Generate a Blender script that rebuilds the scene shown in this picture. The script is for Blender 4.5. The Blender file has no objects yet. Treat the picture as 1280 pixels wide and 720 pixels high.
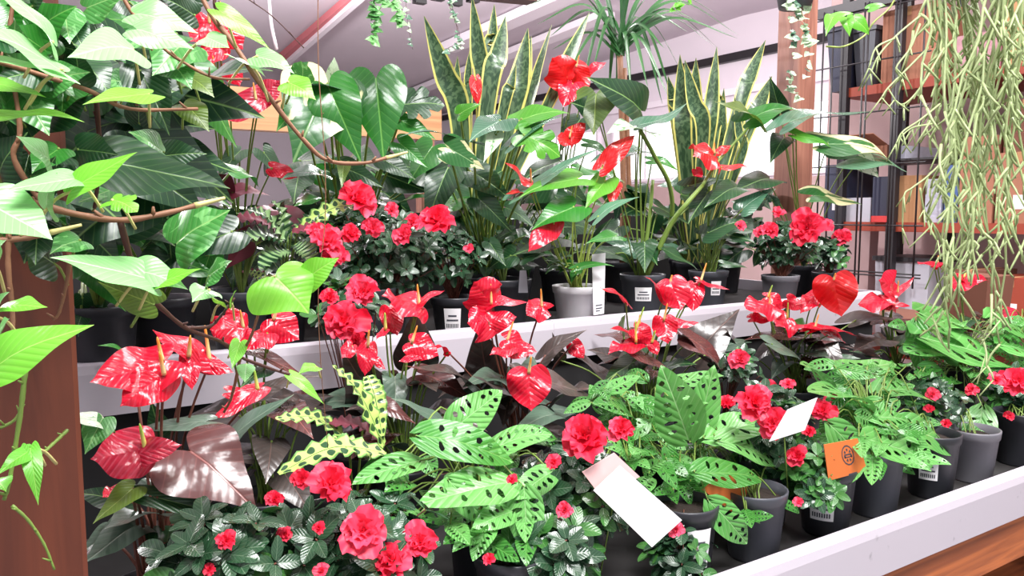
import bpy, math, random
from mathutils import Vector, Matrix
V = Vector
PI = math.pi
rnd = random.Random(7)
scene = bpy.context.scene
col = scene.collection

# ------------------------------------------------------------------ camera
F_PX = 995.0
AZ, PITCH = math.radians(57), math.radians(5.4)
CAM = V((0, 0, 1.5))
cd = bpy.data.cameras.new('camera')
cam = bpy.data.objects.new('camera', cd)
col.objects.link(cam)
cam.location = CAM
cam.rotation_euler = (PI/2 - PITCH, 0, AZ - PI/2)
cd.sensor_width = 36
cd.lens = 36*F_PX/1280
cd.clip_start = 0.02
scene.camera = cam
CF = V((math.cos(PITCH)*math.cos(AZ), math.cos(PITCH)*math.sin(AZ), -math.sin(PITCH)))
CR = V((math.sin(AZ), -math.cos(AZ), 0))
CU = CR.cross(CF)

# ------------------------------------------------------------------ world, lights, exposure
w = bpy.data.worlds.new('world')
scene.world = w
w.use_nodes = True
bg = w.node_tree.nodes['Background']
bg.inputs[0].default_value = (0.93, 0.95, 1.0, 1)
bg.inputs[1].default_value = 0.6
scene.view_settings.view_transform = 'Standard'
scene.view_settings.look = 'None'
scene.view_settings.gamma = 1
scene.view_settings.use_curve_mapping = False
scene.view_settings.exposure = 0.66

def area(name, loc, target, sx, sy, power, color=(1, 1, 1)):
    l = bpy.data.lights.new(name, 'AREA')
    l.shape = 'RECTANGLE'; l.size = sx; l.size_y = sy; l.energy = power; l.color = color
    o = bpy.data.objects.new(name, l)
    col.objects.link(o)
    o.location = loc
    o.rotation_euler = (V(target) - V(loc)).to_track_quat('-Z', 'Y').to_euler()
    o['label'] = 'bright ceiling light of the shop above the plant bench'
    o['category'] = 'light'; o['group'] = 'ceiling lights'
    return o
area('ceiling_light', (0.2, -0.9, 4.3), (1.0, 1.3, 1.1), 1.6, 0.9, 172, (1, 0.985, 0.98))
area('ceiling_light', (3.0, 0.2, 4.3), (1.8, 1.4, 1.1), 1.6, 0.9, 122, (1, 0.985, 0.98))
area('ceiling_light', (7.5, 6.5, 4.6), (7.5, 8.5, 0.0), 4.0, 4.0, 260, (1, 0.97, 0.98))
def lamp(loc, power):  # point lights added out of view to brighten the ceiling
    l = bpy.data.lights.new('added_fill_light', 'POINT'); l.energy = power; l.shadow_soft_size = 0.18; l.color = (1, 0.97, 0.98)
    o = bpy.data.objects.new('added_fill_light', l); col.objects.link(o); o.location = loc
    o['label'] = 'added fill light out of view that brightens the ceiling'; o['category'] = 'light'; o['group'] = 'added fill lights'
lamp((2.2, 3.6, 3.3), 55)
lamp((-1.5, 5.0, 3.6), 420)
lamp((5.8, 3.6, 3.7), 150)
lamp((3.2, 9.5, 4.0), 700)

# ------------------------------------------------------------------ placement helpers
def ray(px, py):
    return CR*((px-640)/F_PX) - CU*((py-360)/F_PX) + CF
def at(px, py, Y):
    d = ray(px, py)
    return CAM + d*(Y/d.y)
def atx(px, py, X):
    d = ray(px, py)
    return CAM + d*(X/d.x)
def atz(px, py, z):
    d = ray(px, py)
    return CAM + d*((z-1.5)/d.z)

# ------------------------------------------------------------------ object helpers
GROUPS = dict(potted_azalea='azaleas in nursery pots', potted_anthurium='anthuriums in nursery pots', potted_swiss_cheese_plant='swiss cheese plants along the front tray',
  potted_calathea='calatheas in pots', potted_foliage_plant='dark foliage plants of the upper tray', potted_philodendron='philodendrons of the upper tray', potted_snake_plant='snake plants of the upper tray',
  hanging_string_of_hearts='thin hanging vines', price_card='white price cards', plant_card='orange plant cards', care_tag='care tags', wooden_crate='crates on the low shelf', wooden_post='wooden posts',
  cardboard_box='cardboard boxes on the rack', plastic_tub='tubs on the top shelf', storage_box='dark boxes on the middle shelf')
def tag(o, label, cat, group=None, kind=None):
    o['label'] = label; o['category'] = cat
    group = group or GROUPS.get(o.name.split('.')[0])
    if group: o['group'] = group
    if kind: o['kind'] = kind
    return o
def empty(name, loc, label, cat, group=None):
    o = bpy.data.objects.new(name, None)
    col.objects.link(o)
    o.location = loc
    o.empty_display_size = 0.05
    return tag(o, label, cat, group)

class MB:
    def __init__(s):
        s.v = []; s.f = []; s.uv = []; s.mi = []
    def add(s, pts, faces, uvs=None, m=0):
        b = len(s.v)
        s.v += [tuple(p) for p in pts]
        s.uv += uvs if uvs else [(0.5, 0.5)]*len(pts)
        for f in faces:
            s.f.append(tuple(b+i for i in f)); s.mi.append(m)
    def box(s, x0, x1, y0, y1, z0, z1, m=0):
        p = [(x, y, z) for x in (x0, x1) for y in (y0, y1) for z in (z0, z1)]
        s.add(p, [(0, 1, 3, 2), (4, 6, 7, 5), (0, 4, 5, 1), (2, 3, 7, 6), (0, 2, 6, 4), (1, 5, 7, 3)], None, m)
    def beam(s, a, b, wd, h, m=0, up=V((0, 0, 1))):
        a = V(a); b = V(b); d = (b-a).normalized()
        x = d.cross(up).normalized()*(wd/2); z = x.cross(d).normalized()*(h/2)
        p = [q+i*x+j*z for q in (a, b) for i in (-1, 1) for j in (-1, 1)]
        s.add(p, [(0, 1, 3, 2), (4, 6, 7, 5), (0, 4, 5, 1), (2, 3, 7, 6), (0, 2, 6, 4), (1, 5, 7, 3)], None, m)
    def tube(s, pts, r, n=6, m=0, r2=None, sub=3, cap=True):
        pts = smooth(pts, sub) if len(pts) > 2 else [V(p) for p in pts]
        N = len(pts)
        if N < 2: return
        ref = V((0.3, 0.9, 0.2)); vs = []; uv = []
        for i, p in enumerate(pts):
            d = (pts[min(i+1, N-1)]-pts[max(i-1, 0)])
            d = d.normalized() if d.length > 1e-9 else V((0, 0, 1))
            x = ref - d*ref.dot(d)
            if x.length < 1e-4: x = V((1, 0, 0)) - d*d.x
            x.normalize(); ref = x; y = d.cross(x)
            t = i/(N-1)
            rr = r(t) if callable(r) else (r if r2 is None else r+(r2-r)*t)
            for k in range(n):
                a = 2*PI*k/n
                vs.append(p + x*(math.cos(a)*rr) + y*(math.sin(a)*rr)); uv.append((k/n, t))
        fs = [(i*n+k, i*n+(k+1) % n, (i+1)*n+(k+1) % n, (i+1)*n+k) for i in range(N-1) for k in range(n)]
        if cap:
            fs.append(tuple(range(n))[::-1]); fs.append(tuple((N-1)*n+k for k in range(n)))
        s.add(vs, fs, uv, m)
    def lathe(s, prof, c=(0, 0, 0), n=28, m=0):
        c = V(c); vs = []; uv = []
        for j, (r, z) in enumerate(prof):
            for k in range(n):
                a = 2*PI*k/n
                vs.append(c+V((r*math.cos(a), r*math.sin(a), z))); uv.append((k/n, j/len(prof)))
        fs = [(j*n+k, j*n+(k+1) % n, (j+1)*n+(k+1) % n, (j+1)*n+k) for j in range(len(prof)-1) for k in range(n)]
        s.add(vs, fs, uv, m)
    def build(s, name, mats, parent=None, smooth_=True, origin=None):
        me = bpy.data.meshes.new(name)
        org = V(origin) if origin is not None else V((0, 0, 0))
        me.from_pydata([tuple(V(p)-org) for p in s.v], [], s.f)
        for m in (mats if isinstance(mats, (list, tuple)) else [mats]): me.materials.append(m)
        ul = me.uv_layers.new(name='uv')
        idx = [0]*len(me.loops)
        me.loops.foreach_get('vertex_index', idx)
        flat = []
        for i in idx: flat += s.uv[i]
        ul.data.foreach_set('uv', flat)
        me.polygons.foreach_set('material_index', s.mi)
        if smooth_: me.polygons.foreach_set('use_smooth', [True]*len(s.f))
        me.update()
        o = bpy.data.objects.new(name, me)
        col.objects.link(o)
        if parent:
            o.parent = parent
            wl = world_loc(parent)
            # vertices are in world space: bring them to the parent's frame
            for v in me.vertices: v.co -= wl
            o.location = org
        else:
            o.location = org
        return o
def world_loc(o):
    l = V((0, 0, 0))
    while o: l += V(o.location); o = o.parent
    return l

def smooth(pts, sub=4):
    pts = [V(p) for p in pts]
    P = [pts[0]*2-pts[1]]+pts+[pts[-1]*2-pts[-2]]
    out = []
    for i in range(1, len(P)-2):
        a, b, c, d = P[i-1:i+3]
        for k in range(sub):
            t = k/sub
            out.append(0.5*((2*b)+(c-a)*t+(2*a-5*b+4*c-d)*t*t+(3*b-a-3*c+d)*t**3))
    out.append(pts[-1])
    return out

# ------------------------------------------------------------------ materials
def lin(c):
    return tuple((x/12.92 if x <= 0.04045 else ((x+0.055)/1.055)**2.4) for x in c)
def rgb(r, g, b): return lin((r/255, g/255, b/255))+(1,)
class NT:
    def __init__(s, name):
        s.m = bpy.data.materials.new(name); s.m.use_nodes = True
        s.t = s.m.node_tree; s.n = s.t.nodes; s.l = s.t.links
        s.b = s.n['Principled BSDF']; s.out = s.n['Material Output']
    def node(s, typ, **kw):
        o = s.n.new(typ)
        for k, v in kw.items(): setattr(o, k, v)
        return o
    def put(s, sock, val):
        if hasattr(val, 'is_output') or isinstance(val, bpy.types.NodeSocket): s.l.new(val, sock)
        else: sock.default_value = val
    def math(s, op, a, b=0.0, c=0.0, clamp=False):
        o = s.node('ShaderNodeMath', operation=op, use_clamp=clamp)
        s.put(o.inputs[0], a); s.put(o.inputs[1], b); s.put(o.inputs[2], c)
        return o.outputs[0]
    def mix(s, fac, a, b):
        o = s.node('ShaderNodeMix', data_type='RGBA')
        s.put(o.inputs[0], fac); s.put(o.inputs[6], a); s.put(o.inputs[7], b)
        return o.outputs[2]
    def noise(s, scale, vec=None, detail=2.0, dist=0.0):
        o = s.node('ShaderNodeTexNoise')
        o.inputs['Scale'].default_value = scale; o.inputs['Detail'].default_value = detail
        o.inputs['Distortion'].default_value = dist
        if vec is not None: s.l.new(vec, o.inputs['Vector'])
        return o.outputs['Fac']
    def step(s, x, lo, hi):
        o = s.node('ShaderNodeMapRange', interpolation_type='SMOOTHSTEP')
        s.put(o.inputs[0], x); s.put(o.inputs[1], lo); s.put(o.inputs[2], hi)
        return o.outputs[0]
    def uv(s):
        t = s.node('ShaderNodeTexCoord'); x = s.node('ShaderNodeSeparateXYZ')
        s.l.new(t.outputs['UV'], x.inputs[0])
        return t.outputs['UV'], x.outputs[0], x.outputs[1]
    def obj(s):
        t = s.node('ShaderNodeTexCoord'); return t.outputs['Object']
    def bump(s, h, strength=0.3, dist=0.01):
        o = s.node('ShaderNodeBump')
        o.inputs['Strength'].default_value = strength; o.inputs['Distance'].default_value = dist
        s.l.new(h, o.inputs['Height']); s.l.new(o.outputs[0], s.b.inputs['Normal'])
    def set(s, color=None, rough=None, coat=None, metal=None, spec=None):
        if color is not None: s.put(s.b.inputs['Base Color'], color)
        if rough is not None: s.put(s.b.inputs['Roughness'], rough)
        if coat is not None:
            s.b.inputs['Coat Weight'].default_value = coat; s.b.inputs['Coat Roughness'].default_value = 0.18
        if metal is not None: s.b.inputs['Metallic'].default_value = metal
        if spec is not None: s.b.inputs['Specular IOR Level'].default_value = spec
    def translucent(s, color, fac):
        tr = s.node('ShaderNodeBsdfTranslucent'); s.put(tr.inputs[0], color)
        mx = s.node('ShaderNodeMixShader'); mx.inputs[0].default_value = fac
        s.l.new(s.b.outputs[0], mx.inputs[1]); s.l.new(tr.outputs[0], mx.inputs[2])
        s.l.new(mx.outputs[0], s.out.inputs[0])

def plain(name, c, rough=0.5, var=0.12, scale=8.0, metal=0, coat=None, bump=0):
    t = NT(name)
    n = t.noise(scale, t.obj(), 4)
    c2 = tuple(x*(1-var) for x in c[:3])+(1,)
    t.set(t.mix(n, c, c2), rough, coat, metal)
    if bump: t.bump(n, bump, 0.004)
    return t.m

# leaf: uv = (x + .5, y) in leaf units, y runs 0 (stalk) .. 1 (tip)
def leaf_mat(name, c, vein, c2=None, rough=0.34, trans=0.22, veinw=0.10, dens=9.0, coat=0.25, spots=None, slope=0.75, bump=0.25, vs=0.28, corr=0.15):
    t = NT(name)
    uv, u, v = t.uv()
    ax = t.math('ABSOLUTE', t.math('SUBTRACT', u, 0.5))
    mid = t.math('SUBTRACT', 1.0, t.step(ax, 0.004, 0.02))
    q = t.math('MULTIPLY', t.math('SUBTRACT', v, t.math('MULTIPLY', ax, slope)), dens)
    fr = t.math('ABSOLUTE', t.math('SUBTRACT', t.math('FRACT', q), 0.5))
    side = t.math('SUBTRACT', 1.0, t.step(fr, 0.0, veinw))
    soft = t.math('SUBTRACT', 1.0, t.step(fr, 0.0, 0.42))
    vv = t.math('MAXIMUM', mid, t.math('MULTIPLY', side, vs))
    n = t.noise(3.5, t.obj(), 3)
    n2 = t.noise(60, t.obj(), 2)
    c2 = c2 or tuple(x*0.62 for x in c[:3])+(1,)
    base = t.mix(t.step(n, 0.3, 0.7), c, c2)
    if spots:                      # (colour, scale, threshold) variegation patches
        m2 = t.node('ShaderNodeMapping'); m2.inputs['Scale'].default_value = (1, 0.5, 1)
        m2.inputs['Rotation'].default_value = (0, 0, 0.5)
        t.l.new(uv, m2.inputs['Vector'])
        ad = t.node('ShaderNodeVectorMath', operation='ADD'); oi = t.node('ShaderNodeObjectInfo')
        sc = t.node('ShaderNodeVectorMath', operation='SCALE'); sc.inputs['Scale'].default_value = 1.7
        t.l.new(oi.outputs['Location'], sc.inputs[0])
        t.l.new(m2.outputs[0], ad.inputs[0]); t.l.new(sc.outputs[0], ad.inputs[1])
        sp = t.noise(spots[1], ad.outputs[0], 3, 0.6)
        base = t.mix(t.step(sp, spots[2], spots[2]+0.04), base, spots[0])
    base = t.mix(t.math('MULTIPLY', vv, 0.8), base, vein)
    t.set(base, rough, coat)
    n3 = t.noise(22, t.obj(), 2)
    hh = t.math('ADD', t.math('MULTIPLY', t.math('MAXIMUM', mid, t.math('MULTIPLY', soft, corr)), -1.0), t.math('ADD', t.math('MULTIPLY', n2, 0.3), t.math('MULTIPLY', n3, 1.1)))
    t.bump(hh, bump, 0.006)
    if trans: t.translucent(base, trans)
    return t.m

M = {}
M['ivy_pale'] = leaf_mat('ivy_pale', rgb(150, 212, 138), rgb(205, 232, 190), rgb(112, 186, 100), rough=0.33, trans=0.25)
M['ivy_bright'] = leaf_mat('ivy_bright', rgb(128, 205, 62), rgb(175, 225, 110), rgb(95, 180, 50), rough=0.42, trans=0.3)
M['ivy_mid'] = leaf_mat('ivy_mid', rgb(68, 140, 62), rgb(150, 195, 120), rgb(48, 112, 50), trans=0.2, spots=(rgb(110, 175, 100), 5, 0.56))
M['leaf_dark'] = leaf_mat('leaf_dark', rgb(30, 74, 38), rgb(120, 160, 90), rgb(18, 52, 30), rough=0.36, trans=0.1)
M['leaf_green'] = leaf_mat('leaf_green', rgb(48, 125, 42), rgb(110, 170, 80), rgb(34, 98, 34), rough=0.28, trans=0.2)
M['leaf_bright'] = leaf_mat('leaf_bright', rgb(98, 172, 48), rgb(150, 205, 95), rgb(70, 145, 40), rough=0.35, trans=0.28)
M['leaf_olive'] = leaf_mat('leaf_olive', rgb(98, 128, 38), rgb(150, 175, 80), rgb(70, 100, 34), rough=0.4, trans=0.25)
M['leaf_sheen'] = leaf_mat('leaf_sheen', rgb(88, 134, 104), rgb(150, 180, 155), rgb(52, 96, 70), rough=0.26, trans=0.08, coat=0.5)
M['leaf_cream'] = leaf_mat('leaf_cream', rgb(50, 112, 52), rgb(130, 170, 110), rgb(36, 88, 40), rough=0.3, trans=0.15, spots=(rgb(225, 222, 170), 2.6, 0.52))
M['leaf_white'] = leaf_mat('leaf_white', rgb(215, 228, 205), rgb(160, 190, 150), rgb(190, 215, 180), rough=0.3, trans=0.2, spots=(rgb(110, 160, 105), 9, 0.58))
M['black_leaf'] = leaf_mat('black_leaf', rgb(74, 66, 62), rgb(108, 84, 76), rgb(52, 46, 45), rough=0.3, trans=0.03, coat=0.3, bump=0.35, dens=7)
M['brown_leaf'] = leaf_mat('brown_leaf', rgb(92, 54, 52), rgb(146, 88, 82), rgb(64, 42, 42), rough=0.25, trans=0.03, coat=0.4, bump=0.4, dens=6)
M['grey_leaf'] = leaf_mat('grey_leaf', rgb(92, 116, 98), rgb(130, 148, 128), rgb(68, 92, 76), rough=0.4, trans=0.05, dens=7)
M['azalea_leaf'] = leaf_mat('azalea_leaf', rgb(46, 82, 54), rgb(125, 152, 122), rgb(30, 60, 40), rough=0.27, trans=0.06, dens=6, coat=0.35)
M['azalea_leaf_fresh'] = leaf_mat('azalea_leaf_fresh', rgb(70, 130, 58), rgb(130, 175, 110), rgb(45, 98, 45), rough=0.3, trans=0.15, dens=6)
M['adansonii'] = leaf_mat('adansonii', rgb(116, 186, 96), rgb(170, 220, 150), rgb(74, 150, 64), rough=0.32, trans=0.2, dens=8, bump=0.5, vs=.45, coat=.3, corr=.5)
M['adansonii_deep'] = leaf_mat('adansonii_deep', rgb(74, 148, 58), rgb(130, 195, 100), rgb(42, 108, 42), rough=0.30, trans=0.2, dens=8, bump=0.5, vs=.45, coat=.3, corr=.5)

def spathe_mat(name, c, vein, rough=0.22):
    t = NT(name)
    uv, u, v = t.uv()
    ax = t.math('ABSOLUTE', t.math('SUBTRACT', u, 0.5))
    q = t.math('MULTIPLY', t.math('SUBTRACT', v, t.math('MULTIPLY', ax, 0.9)), 7.0)
    fr = t.math('ABSOLUTE', t.math('SUBTRACT', t.math('FRACT', q), 0.5))
    side = t.math('SUBTRACT', 1.0, t.step(fr, 0.0, 0.35))
    vo = t.node('ShaderNodeTexVoronoi'); vo.inputs['Scale'].default_value = 11
    t.l.new(uv, vo.inputs['Vector']); vo.feature = 'SMOOTH_F1'; vo.inputs['Scale'].default_value = 7
    h = t.math('ADD', t.math('MULTIPLY', side, -0.4), t.math('MULTIPLY', vo.outputs['Distance'], 1.4))
    n = t.noise(6, t.obj(), 2)
    base = t.mix(t.math('MULTIPLY', side, 0.16), t.mix(n, c, tuple(x*0.7 for x in c[:3])+(1,)), vein)
    t.set(base, rough, 0.6)
    t.bump(h, 0.45, 0.004)
    t.translucent(base, 0.2)
    return t.m
M['spathe_red'] = spathe_mat('spathe_red', rgb(230, 18, 52), rgb(242, 80, 110))
M['spathe_dark'] = spathe_mat('spathe_dark', rgb(190, 30, 58), rgb(228, 120, 145))
M['spathe_scarlet'] = spathe_mat('spathe_scarlet', rgb(240, 22, 30), rgb(242, 50, 55), 0.35)
t = NT('azalea_petal')
n = t.noise(25, t.obj(), 3)
pc = t.mix(t.step(n, 0.35, 0.7), rgb(238, 30, 66), rgb(246, 82, 116))
t.set(pc, 0.5); t.translucent(pc, 0.22); M['petal'] = t.m
t = NT('spadix'); uv, u, v = t.uv()
t.set(t.mix(t.step(v, 0.25, 0.8), rgb(238, 214, 150), rgb(240, 150, 60)), 0.5)
t.bump(t.noise(900, t.obj()), 0.3, 0.002); M['spadix'] = t.m
t = NT('spadix_green'); uv, u, v = t.uv()
t.set(t.mix(t.step(v, 0.2, 0.9), rgb(226, 220, 120), rgb(150, 185, 70)), 0.5)
t.bump(t.noise(900, t.obj()), 0.3, 0.002); M['spadix_green'] = t.m
M['stalk_green'] = plain('stalk_green', rgb(120, 148, 66), 0.45)
M['stalk_brown'] = plain('stalk_brown', rgb(120, 72, 58), 0.45)
M['stalk_bright'] = plain('stalk_bright', rgb(168, 190, 88), 0.45)
M['vine_wood'] = plain('vine_wood', rgb(150, 104, 76), 0.55, 0.45, 60, bump=0.4)
M['vine_dark'] = plain('vine_dark', rgb(92, 56, 48), 0.55, 0.4, 60)
M['vine_tip'] = plain('vine_tip', rgb(205, 196, 128), 0.5)
M['rhipsalis'] = plain('rhipsalis', rgb(168, 186, 128), 0.5, 0.35, 14)
t = NT('sansevieria'); uv, u, v = t.uv()
ax = t.math('ABSOLUTE', t.math('SUBTRACT', u, 0.5))
m_ = t.node('ShaderNodeMapping'); m_.inputs['Scale'].default_value = (2.5, 16, 1); t.l.new(uv, m_.inputs['Vector'])
bn = t.noise(1.6, m_.outputs[0], 3, 0.8)
inner = t.mix(t.step(bn, 0.42, 0.6), rgb(44, 74, 48), rgb(92, 120, 84))
t.set(t.mix(t.step(ax, 0.38, 0.42), inner, rgb(222, 216, 120)), 0.36, 0.15); M['sansevieria'] = t.m
t = NT('calathea'); uv, u, v = t.uv()
ax = t.math('ABSOLUTE', t.math('SUBTRACT', u, 0.5))
q = t.math('MULTIPLY', v, 8.0)
fr = t.math('SUBTRACT', t.math('FRACT', q), 0.5)
ee = t.math('ADD', t.math('POWER', t.math('DIVIDE', fr, 0.27), 2.0), t.math('POWER', t.math('DIVIDE', t.math('SUBTRACT', ax, 0.22), 0.16), 2.0))
ov = t.math('SUBTRACT', 1.0, t.step(ee, 0.7, 1.2))
cc = t.mix(ov, t.mix(t.step(ax, 0.38, 0.46), rgb(188, 220, 118), rgb(98, 148, 72)), rgb(38, 78, 44))
cc = t.mix(t.math('SUBTRACT', 1.0, t.step(ax, 0.01, 0.03)), cc, rgb(60, 100, 50))
t.set(cc, 0.34, 0.2); t.translucent(cc, 0.12); M['calathea'] = t.m
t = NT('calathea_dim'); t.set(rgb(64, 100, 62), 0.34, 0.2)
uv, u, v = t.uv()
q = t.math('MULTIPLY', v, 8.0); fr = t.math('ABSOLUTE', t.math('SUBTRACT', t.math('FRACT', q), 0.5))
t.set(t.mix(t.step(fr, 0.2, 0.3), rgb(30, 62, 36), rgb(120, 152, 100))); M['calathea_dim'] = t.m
M['calathea_under'] = plain('calathea_under', rgb(112, 40, 56), 0.5)
M['dracaena'] = leaf_mat('dracaena', rgb(60, 112, 58), rgb(110, 150, 90), rgb(40, 84, 46), rough=0.35, trans=0.15, dens=1)
M['soil'] = plain('soil', rgb(52, 40, 34), 0.95, 0.6, 120, bump=0.8)
M['pot_black'] = plain('pot_black', rgb(52, 53, 59), 0.4, 0.2, 20)
M['pot_grey'] = plain('pot_grey', rgb(122, 121, 128), 0.45, 0.2, 20)
M['pot_charcoal'] = plain('pot_charcoal', rgb(80, 82, 90), 0.42, 0.2, 20)
M['pot_white'] = plain('pot_white', rgb(222, 220, 224), 0.4, 0.05)
M['paper'] = plain('paper', rgb(236, 234, 236), 0.6, 0.03)
M['print'] = plain('print', rgb(70, 70, 80), 0.7)
M['card_orange'] = plain('card_orange', rgb(226, 118, 56), 0.6, 0.08)
M['card_pink'] = plain('card_pink', rgb(238, 196, 194), 0.6, 0.08)

def wood(name, c1, c2, axis=2, scale=1.0):
    t = NT(name)
    mp = t.node('ShaderNodeMapping'); s = [14*scale]*3; s[axis] = 0.9*scale
    mp.inputs['Scale'].default_value = s
    t.l.new(t.obj(), mp.inputs['Vector'])
    n = t.noise(2.2, mp.outputs[0], 5, 1.2)
    t.set(t.mix(t.step(n, 0.3, 0.72), c1, c2), 0.5)
    t.bump(n, 0.25, 0.004)
    return t.m
M['post_wood'] = wood('post_wood', rgb(118, 60, 40), rgb(80, 38, 27))
M['pale_wood'] = wood('pale_wood', rgb(158, 108, 90), rgb(118, 72, 60))
M['rail_wood'] = wood('rail_wood', rgb(214, 160, 116), rgb(186, 130, 92), 0)
M['bench_wood'] = wood('bench_wood', rgb(196, 112, 62), rgb(140, 74, 44), 0)
t = NT('tray_plastic')
n = t.noise(5, t.obj(), 3); n2 = t.noise(34, t.obj(), 4)
cc = t.mix(t.step(n2, 0.66, 0.8), rgb(200, 193, 202), rgb(158, 152, 160))
t.set(t.mix(t.math('MULTIPLY', n, 0.3), cc, rgb(190, 186, 198)), 0.42); M['tray'] = t.m
M['tray_floor'] = plain('tray_floor', rgb(48, 46, 46), 0.8, 0.5, 30)
M['black_metal'] = plain('black_metal', rgb(34, 30, 34), 0.45)
M['dark_board'] = plain('dark_board', rgb(30, 29, 31), 0.85, 0.4, 6)
t = NT('ceiling_sheet')
n = t.noise(0.4, t.obj(), 3)
t.set(t.mix(n, rgb(222, 210, 218), rgb(206, 194, 203)), 0.8); M['ceiling'] = t.m
M['beam_white'] = plain('beam_white', rgb(235, 225, 232), 0.7, 0.04)
M['wall_pale'] = plain('wall_pale', rgb(226, 214, 222), 0.8, 0.08, 0.6)
M['wall_pink'] = plain('wall_pink', rgb(180, 152, 150), 0.8, 0.08, 0.6)
M['red_paint'] = plain('red_paint', rgb(200, 110, 115), 0.6)
M['concrete'] = plain('concrete', rgb(140, 134, 134), 0.85, 0.3, 3)
M['cardboard'] = plain('cardboard', rgb(166, 112, 88), 0.8, 0.15, 5)
M['cardboard_tan'] = plain('cardboard_tan', rgb(178, 132, 92), 0.8, 0.12, 5)
M['cardboard_dark'] = plain('cardboard_dark', rgb(118, 74, 58), 0.8, 0.15, 5)
M['shelf_red'] = plain('shelf_red', rgb(150, 60, 38), 0.6, 0.15)
M['navy'] = plain('navy', rgb(48, 52, 74), 0.5)
M['blue'] = plain('blue', rgb(70, 96, 150), 0.5)
M['pink_bag'] = plain('pink_bag', rgb(176, 120, 128), 0.4, 0.4, 20, bump=0.6)
M['clear_plastic'] = plain('clear_plastic', rgb(190, 190, 200), 0.25, 0.2, 12)
M['red_small'] = plain('red_small', rgb(200, 50, 50), 0.5)
M['white_bag'] = plain('white_bag', rgb(190, 190, 205), 0.3, 0.4, 40, bump=0.8)
tg = NT('window_glow')
tg.b.inputs['Emission Color'].default_value = (1, 0.98, 1, 1)
tg.b.inputs['Emission Strength'].default_value = 0.85
tg.set(rgb(230, 230, 235), 0.3)
M['daylight'] = tg.m

# ------------------------------------------------------------------ structure
def struct(mb, name, mat, sm=False):
    o = mb.build(name, mat, smooth_=sm); o['kind'] = 'structure'; return o
TZ1, TY1 = 0.92, 0.84          # front tray lip
TZ2, TY2 = 1.23, 1.605         # second tray lip
F1, F2 = 0.885, 1.19           # tray floors
mb = MB(); mb.box(-14, 12, -6, 26, -0.06, 0); struct(mb, 'floor', M['concrete'])
# ceiling: two slopes, boards joined at a ridge
mb = MB()
mb.add([(-14, -6, 4.6), (12, -6, 4.6), (12, 10, 5.0), (-14, 10, 5.0), (-14, 26, 4.2), (12, 26, 4.2)],
       [(0, 1, 2, 3), (3, 2, 5, 4)])
mb.add([(-14, -6, 4.75), (12, -6, 4.75), (12, 10, 5.15), (-14, 10, 5.15), (-14, 26, 4.35), (12, 26, 4.35)],
       [(0, 3, 2, 1), (3, 4, 5, 2)])
struct(mb, 'ceiling', M['ceiling'])
WX = 11.4
mb = MB(); mb.box(WX, WX+.2, -6, 26, 0, 5.1); struct(mb, 'wall_right', M['wall_pale'])
mb = MB(); mb.box(-14, WX, 26, 26.2, 0, 4.5); struct(mb, 'wall_back', M['wall_pale'])
mb = MB(); mb.box(-14.2, -14, -6, 26, 0, 5.1); struct(mb, 'wall_left', M['wall_pale'])
# trims along the eaves of the right wall
mb = MB(); mb.box(WX-.12, WX, -6, 25.9, 4.22, 4.36); struct(mb, 'trim_1', M['black_metal'])
mb = MB(); mb.box(WX-.10, WX, -6, 25.9, 3.62, 3.74); struct(mb, 'trim_2', M['beam_white'])
mb = MB(); mb.box(WX-.05, WX, -6, 25.9, 0.0, 2.1); struct(mb, 'trim_3', M['wall_pink'])
for i, (y0, y1) in enumerate(((7.0, 8.6), (9.0, 10.8), (11.4, 13.4), (14, 17))):
    mb = MB(); mb.box(WX-.06, WX-.005, y0, y1, 2.2, 3.3, 0)
    mb.box(WX-.09, WX-.05, y0-.06, y0, 2.14, 3.36, 1); mb.box(WX-.09, WX-.05, y1, y1+.06, 2.14, 3.36, 1)
    mb.box(WX-.09, WX-.05, y0, y1, 2.14, 2.2, 1); mb.box(WX-.09, WX-.05, y0, y1, 3.3, 3.36, 1)
    mb.box(WX-.08, WX-.05, (y0+y1)/2-.03, (y0+y1)/2+.03, 2.2, 3.3, 1)
    struct(mb, 'window_%d' % (i+1), [M['daylight'], M['beam_white']])
def ceil_beam(a, b, wd, h, mat, name, drop=0.1):
    def ceilpt(px, py):
        d = ray(px, py)
        # intersect z = 4.6 + .025*(y+6) or falling slope
        for k in range(60):
            pass
        t_ = (4.75-drop-1.5)/(d.z-0.025*d.y)
        p = CAM+d*t_
        if p.y > 10:
            t_ = (5.5-drop-1.5)/(d.z+0.05*d.y); p = CAM+d*t_
        return p
    mb = MB(); mb.beam(ceilpt(*a), ceilpt(*b), wd, h)
    o = struct(mb, name, mat)
ceil_beam((455, -16), (345, 78), 0.13, 0.12, M['red_paint'], 'trim_4', 0.12)
ceil_beam((465, -16), (352, 84), 0.10, 0.10, M['beam_white'], 'trim_5', 0.2)
ceil_beam((430, 150), (760, 18), 0.30, 0.12, M['beam_white'], 'trim_6', 0.1)
ceil_beam((560, 60), (720, -10), 0.35, 0.15, M['beam_white'], 'trim_7', 0.1)

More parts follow.
